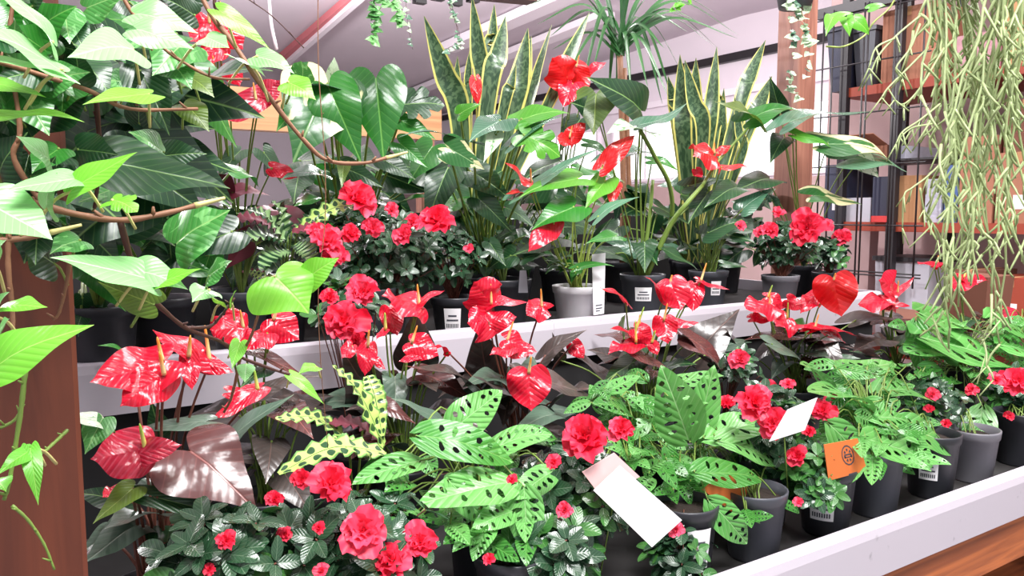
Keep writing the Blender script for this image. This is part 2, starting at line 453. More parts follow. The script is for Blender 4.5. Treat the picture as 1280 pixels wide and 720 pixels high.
# wooden frame of the display: posts and rail
def post(name, x, y, sx, sy, z0, z1, mat, label):
    mb = MB(); b = 0.004
    pr = [(x-sx/2+b, y-sy/2), (x+sx/2-b, y-sy/2), (x+sx/2, y-sy/2+b), (x+sx/2, y+sy/2-b), (x+sx/2-b, y+sy/2), (x-sx/2+b, y+sy/2), (x-sx/2, y+sy/2-b), (x-sx/2, y-sy/2+b)]
    mb.add([(a, c, z0) for a, c in pr]+[(a, c, z1) for a, c in pr], [(i, (i+1) % 8, (i+1) % 8+8, i+8) for i in range(8)]+[tuple(range(8))[::-1], tuple(range(8, 16))])
    return tag(mb.build(name, mat, smooth_=False), label, 'post')
post('wooden_post', -0.002, 0.80, 0.112, 0.075, 0, 2.75, M['post_wood'], 'thick red-brown wooden post at the left edge, half hidden by ivy')
pb = at(990, 250, 1.95)
post('wooden_post', pb.x, 1.95, 0.10, 0.10, 0, 2.75, M['pale_wood'], 'tall wooden post behind the red azaleas, right of the variegated snake plants')
post('wooden_post', -0.40, 2.48, 0.10, 0.10, 0, 2.75, M['pale_wood'], 'wooden post behind the ivy carrying the left end of the back rail')
mb = MB(); re_ = at(548, 190, 2.4); mb.beam((-0.40, 2.4, 1.80), (re_.x, 2.4, 1.80), 0.05, 0.12)
tag(mb.build('wooden_rail', M['rail_wood'], smooth_=False), 'pale wooden rail running behind the tall plants of the upper tray', 'rail')

post('wooden_post', re_.x-.05, 2.40, .05, .05, 0, 1.738, M['pale_wood'], 'short post hidden behind the leaves holding the right end of the back rail')
# display bench: one thing with its parts
bench = empty('display_bench', (1.0, 1.6, 0), 'stepped plant display bench with white tray lips under all the pots', 'bench')
X0, X1 = -0.5, 3.1
def tray(y, zt, zb, x0, x1, name):
    mb = MB(); r = .012
    # rolled lip in section (y,z), extruded along x
    sec = [(y-.005, zb), (y-.012, zt-.02), (y-.010, zt-.004), (y-.002, zt), (y+.016, zt), (y+.022, zt-.005), (y+.022, zt-.02), (y+.012, zt-.024), (y+.012, zb)]
    n = len(sec)
    mb.add([(x, a, b) for x in (x0, x1) for a, b in sec], [(i, (i+1) % n, (i+1) % n+n, i+n) for i in range(n)]+[tuple(range(n))[::-1], tuple(range(n, 2*n))])
    return mb.build(name, M['tray'], bench, smooth_=False)
X2 = 2.56
tray(TY1, TZ1, TZ1-.105, X0, X1, 'front_lip')
k = tray(TY2, TZ2, TZ2-.10, X0, 1.16, 'upper_lip'); k = tray(TY2+.006, TZ2, TZ2-.10, 1.165, X2, 'upper_lip')
mb = MB(); mb.box(X0, X1, TY1+.012, TY2+.02, F1-.02, F1); mb.build('lower_tray_floor', M['tray_floor'], bench, smooth_=False)
mb = MB(); mb.box(X0, X2, TY2+.018, 2.30, F2-.02, F2); mb.build('upper_tray_floor', M['tray_floor'], bench, smooth_=False)
mb = MB(); mb.box(X0, X2, TY2+.022, TY2+.04, F1, F2-.02); mb.build('riser', M['dark_board'], bench, smooth_=False)
mb = MB(); mb.box(X0, X2-.02, 2.31, 2.33, F2-.05, 1.50); mb.build('added_shade_board', M['dark_board'], bench, smooth_=False)  # near-black board added to stand for the deep shade behind the plants
mb = MB(); mb.box(X2-.012, X2, TY2+.02, 2.30, F2, TZ2); mb.build('end_lip', M['tray'], bench, smooth_=False)
mb = MB(); mb.box(X0, X1, TY1+.015, TY1+.055, .70, .815); mb.build('front_beam', M['bench_wood'], bench, smooth_=False)
for x in (-.4, 1.25, 2.5):
    for y in (TY1+.10, 2.25):
        mb = MB(); mb.box(x-.04, x+.04, y-.04, y+.04, 0, F1-.02 if y < 1.5 else F2-.02); mb.build('leg', M['bench_wood'], bench, smooth_=False)
mb = MB(); mb.box(X0, X1, TY1+.12, 2.2, .50, .53); mb.build('lower_shelf', M['bench_wood'], bench, smooth_=False)

# crates on the low shelf
def crate(x, y, z, sx, sy, sz, mat, label):
    r = empty('wooden_crate', (x, y, z), label, 'crate')
    nsl = 3
    for k in range(nsl):
        z0 = z+k*sz/nsl+.006
        mb = MB(); mb.box(x-sx/2, x+sx/2, y-sy/2, y-sy/2+.012, z0, z0+sz/nsl-.018)
        mb.build('slat', mat, r, smooth_=False)
    mb = MB()
    mb.box(x-sx/2, x-sx/2+.012, y-sy/2+.012, y+sy/2, z, z+sz); mb.box(x+sx/2-.012, x+sx/2, y-sy/2+.012, y+sy/2, z, z+sz)
    mb.box(x-sx/2+.012, x+sx/2-.012, y-sy/2+.012, y+sy/2, z, z+.012); mb.box(x-sx/2+.012, x+sx/2-.012, y+sy/2-.012, y+sy/2, z+.012, z+sz)
    mb.build('crate_body', mat, r, smooth_=False)
crate(1.52, 1.20, .53, .34, .4, .17, M['bench_wood'], 'orange-brown slatted crate on the low shelf in the bottom right corner')
crate(1.92, 1.20, .53, .34, .4, .17, M['cardboard_tan'], 'tan slatted crate under the tray at the right edge, beside the orange-brown one')

# ------------------------------------------------------------------ leaf geometry
OUT = {
 'heart': ([(0, 1), (.07, .86), (.24, .6), (.40, .32), (.47, .08), (.43, -.12), (.29, -.22), (.13, -.18), (.03, -.06), (0, 0)], 0.02),
 'spathe': ([(0, 1), (.07, .92), (.26, .78), (.45, .52), (.52, .2), (.46, -.08), (.30, -.22), (.12, -.18), (0, -.05)], 0.06),
 'ovate': ([(0, 1), (.08, .9), (.27, .68), (.42, .42), (.46, .22), (.34, .06), (.12, .0), (0, .02)], 0.3),
 'lance': ([(0, 1), (.12, .88), (.36, .62), (.5, .38), (.42, .16), (.2, .03), (0, 0)], 0.35),
 'ivy': ([(0, 1), (.09, .86), (.24, .68), (.40, .50), (.50, .28), (.50, .08), (.42, -.08), (.28, -.16), (.1, -.10), (0, 0)], 0.05),
 'oval': ([(0, 1), (.16, .95), (.36, .76), (.48, .52), (.44, .26), (.22, .06), (.06, 0), (0, 0)], 0.45),
 'monstera': ([(0, 1), (.13, .92), (.27, .80), (.17, .62), (.38, .66), (.50, .48), (.25, .40), (.50, .32), (.53, .14), (.27, .14), (.45, -.05), (.33, -.22), (.12, -.16), (0, -.02)], 0.12),
 'arrow': ([(0, 1), (.1, .8), (.24, .5), (.33, .2), (.40, -.1), (.45, -.3), (.30, -.28), (.14, -.1), (0, 0)], 0.05),
}
_cache = {}
def flat_leaf(kind, seg=3, rings=5):
    key = (kind, seg, rings)
    if key in _cache: return _cache[key]
    pts, c = OUT[kind]
    half = smooth([V((x, y, 0)) for x, y in pts], seg)
    for p in half: p.x = max(p.x, 0)
    half[0].x = 0; half[-1].x = 0
    loop = half + [V((-p.x, p.y, 0)) for p in half[-2:0:-1]]
    n = len(loop)
    P = [V((0, c, 0))]; Fs = []
    for k in range(1, rings+1):
        s = (k/rings)**0.9
        P += [V((p.x*s, c+(p.y-c)*s, 0)) for p in loop]
    for i in range(n):
        j = (i+1) % n
        Fs.append((0, 1+j, 1+i))
        for k in range(rings-1):
            a = 1+k*n; b = 1+(k+1)*n
            Fs.append((a+i, a+j, b+j, b+i))
    r = ([(p.x, p.y) for p in P], Fs)
    _cache[key] = r
    return r
def flat_holed():
    """swiss-cheese leaf: rings of faces round real holes between the side veins"""
    var = rnd.randint(0, 4)
    if ('holed', var) in _cache: return _cache[('holed', var)]
    hr = random.Random(var+3)
    nc = 8
    def wv(v): return 0.5*(math.sin(PI*min(1, v**0.62*0.98+.02))**0.8)*(1 if v < .98 else .4)
    def S(s, u, v):
        v = min(max(v, 0), 1)
        x = s*u*wv(v)
        return (x, v + .16*u*(1-v) - .22*u*u*(1-v)**3)
    P = []; Fs = []
    for s in (1, -1):
        for j in range(nc):
            v0 = j/nc; v1 = (j+1)/nc
            ring = [(0, v0), (.5, v0), (1, v0), (1, (v0+v1)/2), (1, v1), (.5, v1), (0, v1), (0, (v0+v1)/2)]
            b = len(P); P += [S(s, u, v) for u, v in ring]
            o = (1, -1)[s < 0]
            if 1 <= j <= 6 and hr.random() < .82:
                cu = hr.uniform(.38, .55); cv = (v0+v1)/2; ru = hr.uniform(.14, .30); rv = hr.uniform(.20, .36)/nc
                inner = []
                for (u, v) in ring:
                    a = math.atan2((v-cv)*nc, (u-cu)*2)
                    inner.append((cu+ru*math.cos(a), cv+rv*math.sin(a)))
                P += [S(s, u, v) for u, v in inner]
                for i in range(8):
                    f = (b+i, b+(i+1) % 8, b+8+(i+1) % 8, b+8+i)
                    Fs.append(f if s > 0 else f[::-1])
            else:
                P.append(S(s, .5, (v0+v1)/2))
                for i in range(8):
                    f = (b+i, b+(i+1) % 8, b+8)
                    Fs.append(f if s > 0 else f[::-1])
    _cache[('holed', var)] = (P, Fs)
    return _cache[('holed', var)]
def add_leaf(mb, kind, B, T, wr, nrm, curl=0.5, fold=0.15, cup=0.0, wave=0.03, m=0, seed=None, seg=3, rings=5):
    """leaf from stalk point B to tip T (world), width = wr * length"""
    P, Fs = flat_holed() if kind == 'holed' else flat_leaf(kind, seg, rings)
    r = random.Random(seed) if seed is not None else rnd
    ph = r.uniform(0, 6.28); ph2 = r.uniform(0, 6.28)
    B = V(B); T = V(T); L = (T-B).length
    if L < 1e-5: return
    def dfm(x, y):
        x *= wr
        z = fold*abs(x) - cup*x*x + wave*math.sin(y*7+ph+x*3)*abs(x)*3 + wave*.5*math.sin(y*5+ph2)
        if abs(curl) > 1e-3:
            a = curl*y; yy = math.sin(a)/curl; zz = -(1-math.cos(a))/curl
            yy += math.sin(a)*z; zz += math.cos(a)*z
            return x, yy, zz
        return x, y, z
    _, ty, tz = dfm(0, 1); ang = math.atan2(tz, ty); sc = L/math.hypot(ty, tz)
    Yd = (T-B)/L; n = V(nrm); n = n-Yd*n.dot(Yd)
    if n.length < 1e-3: n = V((0.1, -1, .3)); n = n-Yd*n.dot(Yd)
    n.normalize(); Xd = Yd.cross(n)
    ca, sa = math.cos(-ang), math.sin(-ang)
    vs = []
    for x, y in P:
        a, b, c = dfm(x, y)
        b, c = b*ca-c*sa, b*sa+c*ca
        vs.append(B + (Xd*a + Yd*b + n*c)*sc)
    mb.add(vs, Fs, [(x+.5, y) for x, y in P], m)
def strip(mb, path, wf, nrm, fold=0.2, wave=0, nu=4, sub=5, m=0, wn=6, ph=0.0, twist=0.0):
    """long leaf along a 3D path; wf(t) half width"""
    pts = smooth(path, sub) if len(path) > 2 else [V(path[0])+(V(path[1])-V(path[0]))*k/8 for k in range(9)]
    N = len(pts); vs = []; uv = []; n = V(nrm)
    for i, p in enumerate(pts):
        t = i/(N-1)
        d = (pts[min(i+1, N-1)]-pts[max(i-1, 0)]).normalized()
        nn = n-d*n.dot(d)
        if nn.length < 1e-3: nn = V((0.3, -.9, .1))
        nn.normalize(); x = d.cross(nn)
        if twist:
            a = twist*t; x, nn = x*math.cos(a)+nn*math.sin(a), nn*math.cos(a)-x*math.sin(a)
        hw = wf(t)
        for k in range(nu+1):
            u = -1+2*k/nu
            vs.append(p+x*(u*hw)+nn*(fold*abs(u)*hw + wave*hw*math.sin(t*wn*2*PI+ph+(0.8 if u > 0 else 0))*abs(u)**1.5))
            uv.append((0.5+u*0.5, t))
    fs = [(i*(nu+1)+k, i*(nu+1)+k+1, (i+1)*(nu+1)+k+1, (i+1)*(nu+1)+k) for i in range(N-1) for k in range(nu)]
    mb.add(vs, fs, uv, m)
TOCAM = lambda p: (CAM-V(p)).normalized()
UP = V((0, 0, 1))
def nface(p, up=0.7, side=0.0):
    return (TOCAM(p)*(1-up)+UP*up+CR*side)

# ------------------------------------------------------------------ pots
def pot(root, c, r, h, mat, label=None, lang=None, pname='pot'):
    mb = MB(); c = V(c)
    rb = r*0.74; t = .003
    prof = [(0.001, 0.0), (rb, 0.0), (rb+.002, .004), (r*.955, h-.020), (r, h-.019), (r*1.03, h-.004), (r*1.03, h), (r*.97, h), (r*.955, h-.02), (rb+.002, .02)]
    mb.lathe(prof, c)
    p = mb.build(pname, mat, root, origin=None)
    mb = MB()
    n = 24; vs = [c+V((0, 0, h-.012))]
    for k in range(n):
        a = 2*PI*k/n; vs.append(c+V((r*.95*math.cos(a), r*.95*math.sin(a), h-.018+.002*math.sin(5*a))))
    mb.add(vs, [(0, 1+k, 1+(k+1) % n) for k in range(n)])
    mb.build('soil', M['soil'], root)
    if label:
        # sticker wrapped on the cone, facing the camera
        d = CAM-c; a0 = math.atan2(d.y, d.x)+(lang or 0)
        mb = MB(); na = 8
        ww, z0, z1 = label
        def cone(a, z, off): 
            rr = rb+.002+(r*.955-rb-.002)*(z-.004)/(h-.024)+off+.0004
            return c+V((rr*math.cos(a), rr*math.sin(a), z))
        da = ww/r
        vs = []
        for z in (z0, z1):
            for k in range(na+1): vs.append(cone(a0-da/2+da*k/na, z, .0012))
        mb.add(vs, [(k, k+1, na+2+k, na+1+k) for k in range(na)])
        hgt = z1-z0
        for (f0, f1, e) in ((.12, .30, .8), (.42, .5, .7), (.62, .7, .5)):
            vs = []
            for z in (z0+hgt*f0, z0+hgt*f1):
                for k in range(na+1): vs.append(cone(a0-da/2*e+da*e*k/na, z, .0017))
            if f0 < .2:
                for k in range(na): 
                    mb.add([vs[k], vs[k]+(vs[k+1]-vs[k])*.6, vs[na+1+k]+(vs[na+2+k]-vs[na+1+k])*.6, vs[na+1+k]], [(0, 1, 2, 3)], None, 1)
            else:
                mb.add(vs, [(k, k+1, na+2+k, na+1+k) for k in range(na)], None, 1)
        s = mb.build('price_label', [M['paper'], M['print']], p); s['label'] = 'white printed sticker'
    return p

# ------------------------------------------------------------------ flowers
def spathe_flower(root, B, T, wr, mat='spathe_red', spadix=1.0, base=None, nrm=None, yellow=True, curl=0.35, name='flower', stalk='stalk_brown', sdir=None, cup=.5, slen=None):
    B = V(B); T = V(T); L = (T-B).length
    wr = min(wr, 1.15)
    nrm = V(nrm) if nrm is not None else nface((B+T)/2, 0.45)
    mb = MB(); add_leaf(mb, 'spathe', B, T, wr, nrm, curl=curl, fold=.02, cup=cup*rnd.uniform(.6, 1.6), wave=.11, seg=4, rings=6)
    fl = mb.build(name, M[mat], root)
    if spadix:
        d = sdir if sdir is not None else (V((0.05, -.1, 1))*1.0 + (T-B).normalized()*.25 + nrm*.25)
        d = V(d).normalized(); sl = slen if slen else max(.024, min(.034, L*.7))*spadix
        b2 = B+nrm.normalized()*.002
        mb = MB(); mb.tube([b2, b2+d*sl*.5, b2+d*sl], lambda t: .0032*(1-.55*t) if t < .97 else .0006, 8, sub=4)
        mb.build('spadix', M['spadix' if yellow else 'spadix_green'], fl)
    if base is not None:
        base = V(base); mid = base.lerp(B, .6)+V((0, .02, .02))
        mb = MB(); mb.tube([base, mid, B], .0022, 6, r2=.0018, sub=5)
        mb.build('stalk', M[stalk], fl)
    return fl
def bloom(root, c, r, name='blossom', seed=0, full=True, axis=None):
    """double azalea blossom: three whorls of ruffled petals"""
    rr = random.Random(seed); c = V(c)
    ax = (V(axis) if axis is not None else TOCAM(c)*.75+UP*.45+V((rr.uniform(-.4, .4), 0, rr.uniform(-.2, .2)))).normalized()
    x = ax.cross(V((.2, .1, 1))).normalized(); y = ax.cross(x)
    mb = MB()
    for ring, (n, tilt, L, w_) in enumerate(((6, .35, 1.0, .95), (6, .75, .85, .9), (5, 1.1, .62, .85), (3, 1.4, .4, .8))):
        if not full and ring == 1: continue
        for k in range(n):
            a = 2*PI*(k+rr.uniform(-.15, .15))/n+ring*.5
            rd = x*math.cos(a)+y*math.sin(a)
            tl = tilt+rr.uniform(-.28, .28)
            d = rd*math.cos(tl)+ax*math.sin(tl)
            nn = ax*math.cos(tl)-rd*math.sin(tl)
            lp = r*L*rr.uniform(.82, 1.18)
            nu, nv = 6, 5; vs = []; ph = rr.uniform(0, 6)
            sd = d.cross(nn)
            for j in range(nv+1):
                v = j/nv; hw = lp*w_*.5*(math.sin(PI*min(v*.62+.05, 1))**.7)
                for i in range(nu+1):
                    u = -1+2*i/nu
                    ed = v-.16*u*u*v
                    vs.append(c+d*(lp*ed)+sd*(hw*u)+nn*(lp*(.22*u*u*v+.15*v*math.sin(u*6+ph)*v+.05*math.sin(u*13+ph)*v*v-.12*v*v)))
            mb.add(vs, [(j*(nu+1)+i, j*(nu+1)+i+1, (j+1)*(nu+1)+i+1, (j+1)*(nu+1)+i) for j in range(nv) for i in range(nu)])
    return mb.build(name, M['petal'], root)

# ------------------------------------------------------------------ azalea
def azalea(px, Y, cpx, cpy, cY, rx, rz, blossoms, label, fz=F1, pr=.055, ph=.13, pmat='pot_black', sticker=None, n=46, fresh=.1, seed=1, lang=0, leafL=.032, haspot=True, full=True):
    rr = random.Random(seed)
    b = at(px, 560 if fz < 1 else 360, Y); base = V((b.x, Y, fz))
    r = empty('potted_azalea', base, label, 'potted plant', None)
    if haspot: pot(r, base, pr, ph, M[pmat], sticker, lang)
    c = at(cpx, cpy, cY); top = base+V((0, 0, ph-.015))
    fo = MB(); st = MB()
    for i in range(n):
        while True:
            d = V((rr.gauss(0, 1), rr.gauss(0, 1), rr.gauss(0, 1))).normalized()
            if d.z > -.85: break
        q = rr.uniform(.45, 1.0)
        p = c+V((d.x*rx*q, d.y*rx*q*.8, d.z*rz*q))
        out = (d*.6+UP*.5+V((rr.uniform(-.3, .3), rr.uniform(-.3, .3), 0))).normalized()
        if rr.random() < .5: out = (out+TOCAM(p)*.6).normalized()
        st.tube([top+V((rr.uniform(-.01, .01), rr.uniform(-.01, .01), 0)), top.lerp(p, .5)+V((0, 0, .01)), p], .0012, 4, sub=3)
        x = out.cross(V((.3, .2, .9))).normalized(); y = out.cross(x)
        k = rr.randint(4, 6); mi = 1 if rr.random() < fresh else 0
        for j in range(k):
            a = 2*PI*(j+rr.uniform(-.2, .2))/k
            dd = (x*math.cos(a)+y*math.sin(a))+out*rr.uniform(.0, .45)
            dd.normalize(); L = leafL*rr.uniform(.75, 1.15)
            add_leaf(fo, 'oval', p+dd*.003, p+dd*L, rr.uniform(.52,.7), out, curl=rr.uniform(.1, .9), fold=.15, wave=.02, m=mi, seg=2, rings=2)
    fo.build('foliage', [M['azalea_leaf'], M['azalea_leaf_fresh']], r)
    st.build('stems', M['stalk_brown'], r)
    for i, bl in enumerate(blossoms):
        bx, by, br = bl[:3]; bY = bl[3] if len(bl) > 3 else cY-rx*.75
        p = at(bx, by, bY); depth = (p-CAM).dot(CF)
        R_ = br*depth/F_PX
        bloom(r, p, R_*1.12, 'blossom' if br > 9 else 'bud', seed*31+i, full=full and br > 9)
    return r

# ------------------------------------------------------------------ anthurium
def anthurium(px, Y, label, leaves, flowers, fz=F1, pr=.06, ph=.12, pmat='pot_black', sticker=None, dY=1.4, extra=0, exm='black_leaf', seed=1, stalk='stalk_brown', name='potted_anthurium', spread=.12, top=.22, lang=0, exkind='heart', exlen=.11, cat='potted plant', stickname=None, leafstalk=.002):
    rr = random.Random(seed)
    b = at(px, 520 if fz < 1 else 360, Y); base = V((b.x, Y, fz))
    r = empty(name, base, label, cat)
    pot(r, base, pr, ph, M[pmat], sticker, lang)
    tp = base+V((0, 0, ph-.016))
    def root_pt(): 
        a = rr.uniform(0, 6.28); q = rr.uniform(0, pr*.4)
        return tp+V((q*math.cos(a), q*math.sin(a), 0))
    for lf in leaves:
        (bx, by), (tx, ty), wr, mat = lf[:4]
        o = lf[4] if len(lf) > 4 else {}
        lY = o.get('Y', dY); tY = o.get('tY', lY-.03)
        B = at(bx, by, lY); T = at(tx, ty, tY)
        nr = o.get('n', nface(B, o.get('up', .6)))
        mb = MB()
        add_leaf(mb, o.get('k', 'heart'), B, T, wr, nr, curl=o.get('curl', .45), fold=o.get('fold', .12), cup=o.get('cup', .2), wave=o.get('wave', .05), seg=3, rings=5)
        if o.get('stem', True):
            s = root_pt(); mid = s.lerp(B, .55)+V((0, .01, .03))
            mb.tube([s, mid, B], o.get('sr', leafstalk), 6, m=1, sub=5)
        mb.build('leaf', [M[mat], M[o.get('sm', stalk)]], r)
    for i in range(extra):
        a = rr.uniform(0, 2*PI); q = rr.uniform(.3, 1)*spread; z = rr.uniform(.05, top)
        B = tp+V((q*math.cos(a), q*math.sin(a)*.8, z)); L = exlen*rr.uniform(.7, 1.15)
        dd = V((math.cos(a+rr.uniform(-.6, .6)), math.sin(a+rr.uniform(-.6, .6))*.7, rr.uniform(-.7, .25))).normalized()
        mb = MB(); add_leaf(mb, exkind, B, B+dd*L, rr.uniform(.6, .8), nface(B, .7)+V((rr.uniform(-.3, .3), 0, 0)), curl=.5, fold=.12, cup=.2, wave=.06)
        s = root_pt(); mb.tube([s, s.lerp(B, .55)+V((0, 0, .03)), B], leafstalk, 6, m=1, sub=5)
        em = exm if isinstance(exm, str) else rr.choice(exm)
        mb.build('leaf', [M[em], M[stalk]], r)
    for fl in flowers:
        (bx, by), (tx, ty), wr = fl[:3]
        o = fl[3] if len(fl) > 3 else {}
        fY = o.get('Y', dY)
        B = at(bx, by, fY); T = at(tx, ty, o.get('tY', fY-.02))
        spathe_flower(r, B, T, wr, o.get('m', 'spathe_red'), o.get('s', 1.0), root_pt(), nrm=o.get('n', nface(B, o.get('up', .4))), yellow=o.get('y', True), curl=o.get('curl', .35), stalk=o.get('st', stalk), cup=o.get('cup', .5), slen=o.get('sl'), sdir=o.get('sd'))
    return r

# ================================================================== FRONT TRAY, second row: anthuriums
W = V((0, 0, 0))
anthurium(185, 1.12, 'anthurium with dark red-brown leaves and glossy red flowers beside the thick left post', [
   ((238, 566), (322, 640), 1.15, 'brown_leaf', dict(Y=1.04, tY=.99, up=.62, cup=.3)),
   ((280, 562), (369, 492), .5, 'grey_leaf', dict(Y=1.08, up=.75)),
   ((255, 528), (150, 545), .36, 'grey_leaf', dict(Y=1.12, up=.7)),
   ((196, 622), (330, 658), .22, 'leaf_dark', dict(Y=1.02, up=.3)),
   ((165, 612), (116, 655), .6, 'leaf_olive', dict(Y=1.02, up=.5)),
   ((200, 545), (188, 500), .6, 'leaf_dark', dict(Y=1.2, up=.3)),
   ((165, 445), (122, 432), .45, 'leaf_green', dict(Y=1.2, up=.6)),
 ], [
   ((203, 452), (112, 478), .75, dict(Y=1.06, up=.35)),
   ((205, 468), (150, 508), .8, dict(Y=1.05, up=.1)),
   ((236, 445), (240, 488), .55, dict(Y=1.08, up=.1)),
   ((262, 452), (190, 412), .42, dict(Y=1.10, up=.5, s=1.5)),
   ((240, 446), (292, 466), .5, dict(Y=1.10, up=.25, s=0)),
   ((182, 562), (113, 574), .95, dict(Y=1.0, m='spathe_dark', up=.1, y=False, s=1.1)),
   ((160, 570), (228, 556), .55, dict(Y=1.0, m='spathe_dark', up=.15, s=0)),
   ((322, 488), (264, 524), .38, dict(Y=1.16, up=.5, y=False)),
   ((150, 610), (128, 622), .8, dict(Y=1.12, s=0)),
 ], dY=1.1, extra=12, exm=('grey_leaf', 'leaf_dark', 'black_leaf'), seed=3, spread=.09, top=.14, exlen=.09)
anthurium(330, 1.38, 'red anthurium with dark leaves right behind the woody ivy stem at lower left', [
   ((322, 492), (400, 470), .4, 'black_leaf', dict(Y=1.32)),
   ((318, 440), (388, 478), .5, 'brown_leaf', dict(Y=1.36, up=.8)),
   ((330, 462), (300, 485), .7, 'leaf_dark', dict(Y=1.36)),
   ((395, 510), (330, 500), .5, 'black_leaf', dict(Y=1.36)),
 ], [
   ((304, 410), (262, 412), .85, dict(Y=1.34, up=.2)),
   ((282, 400), (306, 440), .9, dict(Y=1.36, up=.15, s=0)),
   ((342, 400), (374, 425), 1.1, dict(Y=1.34, up=.2)),
   ((334, 416), (308, 438), .9, dict(Y=1.33, up=.4, s=0)),
   ((290, 490), (340, 494), .4, dict(Y=1.33, s=0)),
 ], dY=1.35, extra=13, seed=4, spread=.08, top=.18, stalk='stalk_green', exm=('black_leaf', 'brown_leaf'))
anthurium(505, 1.40, 'red anthurium with black leaves right of the azalea with two big double blooms', [
   ((602, 492), (505, 457), .55, 'black_leaf', dict(Y=1.30, up=.8)),
   ((462, 498), (425, 432), .75, 'black_leaf', dict(Y=1.40, up=.2)),
   ((520, 452), (520, 382), .8, 'black_leaf', dict(Y=1.44, up=.2)),
   ((546, 524), (488, 498), .42, 'grey_leaf', dict(Y=1.22, up=.6)),
   ((560, 520), (610, 540), .6, 'black_leaf', dict(Y=1.25)),
   ((470, 505), (520, 530), .6, 'brown_leaf', dict(Y=1.3)),
 ], [
   ((524, 381), (477, 370), .85, dict(Y=1.36, up=.5, s=1.2)),
   ((520, 383), (556, 363), .34, dict(Y=1.36, up=.6, s=0)),
   ((487, 386), (497, 420), .8, dict(Y=1.42, up=.1, s=0)),
   ((515, 428), (548, 445), .95, dict(Y=1.32, up=.3)),
   ((530, 440), (498, 452), .4, dict(Y=1.32, up=.5, s=0)),
   ((560, 440), (537, 434), .35, dict(Y=1.33, up=.8, s=0)),
   ((460, 432), (456, 470), .62, dict(Y=1.34, up=.1)),
   ((440, 432), (427, 448), .7, dict(Y=1.35, up=.1, s=0)),
   ((465, 448), (482, 462), .5, dict(Y=1.34, up=.5, s=0)),
   ((482, 412), (470, 425), .4, dict(Y=1.33, up=.5, y=False, s=1.3)),
 ], dY=1.35, extra=14, seed=5, spread=.1, top=.2, exm=('black_leaf', 'brown_leaf', 'grey_leaf'), stalk='stalk_green')
anthurium(650, 1.38, 'anthurium with one large pink-veined red flower facing forward over wide black leaves', [
   ((662, 470), (745, 500), .75, 'black_leaf', dict(Y=1.26, up=.75)),
   ((682, 444), (734, 412), .5, 'black_leaf', dict(Y=1.34, up=.6)),
   ((608, 472), (598, 402), .75, 'black_leaf', dict(Y=1.42, up=.1)),
   ((640, 500), (590, 470), .7, 'black_leaf', dict(Y=1.3, up=.7)),
   ((690, 520), (640, 540), .6, 'grey_leaf', dict(Y=1.2, up=.7)),
 ], [
   ((614, 380), (592, 352), 1.1, dict(Y=1.36, up=.1, s=1.3)),
   ((616, 380), (660, 378), .36, dict(Y=1.36, up=.6, s=0)),
   ((611, 402), (584, 404), 1.1, dict(Y=1.35, up=.1, s=0)),
   ((611, 404), (646, 396), .75, dict(Y=1.35, up=.2, s=0)),
   ((634, 426), (671, 440), .8, dict(Y=1.32, up=.4, s=1.2)),
   ((640, 434), (612, 444), .5, dict(Y=1.31, up=.4, s=0)),
   ((677, 384), (658, 394), .95, dict(Y=1.36, up=.15, s=1.3)),
   ((677, 382), (693, 382), .6, dict(Y=1.36, up=.2, s=0)),
   ((661, 466), (664, 514), 1.15, dict(Y=1.14, tY=1.12, up=.15, s=1.0, m='spathe_red')),
   ((716, 430), (730, 448), .9, dict(Y=1.34, up=.1, s=0)),
   ((560, 440), (556, 446), .5, dict(Y=1.34, s=0)),
 ], dY=1.33, extra=14, seed=6, spread=.1, top=.2, exm=('black_leaf', 'grey_leaf'))
anthurium(810, 1.40, 'anthurium with a dense cluster of red flowers over shiny brown leaves', [
   ((872, 440), (925, 386), .75, 'black_leaf', dict(Y=1.44, up=.3)),
   ((862, 425), (918, 478), .62, 'brown_leaf', dict(Y=1.32, up=.65)),
   ((870, 440), (835, 415), .7, 'brown_leaf', dict(Y=1.34, up=.6)),
   ((792, 440), (848, 474), .55, 'brown_leaf', dict(Y=1.28, up=.7)),
   ((795, 450), (752, 482), .5, 'leaf_dark', dict(Y=1.3, up=.5)),
   ((700, 450), (690, 415), .4, 'black_leaf', dict(Y=1.5, up=.3)),
   ((778, 412), (782, 392), .7, 'leaf_olive', dict(Y=1.44, up=.5)),
   ((905, 432), (940, 428), .6, 'grey_leaf', dict(Y=1.4, up=.5)),
   ((760, 470), (700, 440), .4, 'black_leaf', dict(Y=1.4, up=.5)),
 ], [
   ((782, 378), (748, 357), .3, dict(Y=1.34, up=.6, s=0)),
   ((838, 352), (852, 388), 1.0, dict(Y=1.3, tY=1.26, up=.15, s=.5)),
   ((842, 378), (806, 346), .28, dict(Y=1.32, up=.6, s=0)),
   ((868, 356), (866, 390), .7, dict(Y=1.33, up=.15, s=0)),
   ((876, 352), (912, 362), .26, dict(Y=1.32, up=.6, s=1.3)),
   ((795, 428), (760, 443), .5, dict(Y=1.28, up=.55, y=False, s=1.5)),
   ((800, 415), (762, 411), .35, dict(Y=1.3, up=.6, s=1.2)),
   ((830, 400), (835, 430), 1.0, dict(Y=1.26, up=.2, s=1.2)),
   ((836, 410), (874, 403), .4, dict(Y=1.27, up=.6, s=0)),
   ((795, 412), (818, 428), .9, dict(Y=1.29, up=.2, y=False, s=1.6)),
   ((815, 428), (822, 444), .8, dict(Y=1.26, up=.1, y=False, s=1.3)),
 ], dY=1.33, extra=14, seed=7, spread=.11, top=.2, exm=('brown_leaf', 'black_leaf', 'leaf_dark'), stalk='stalk_green')
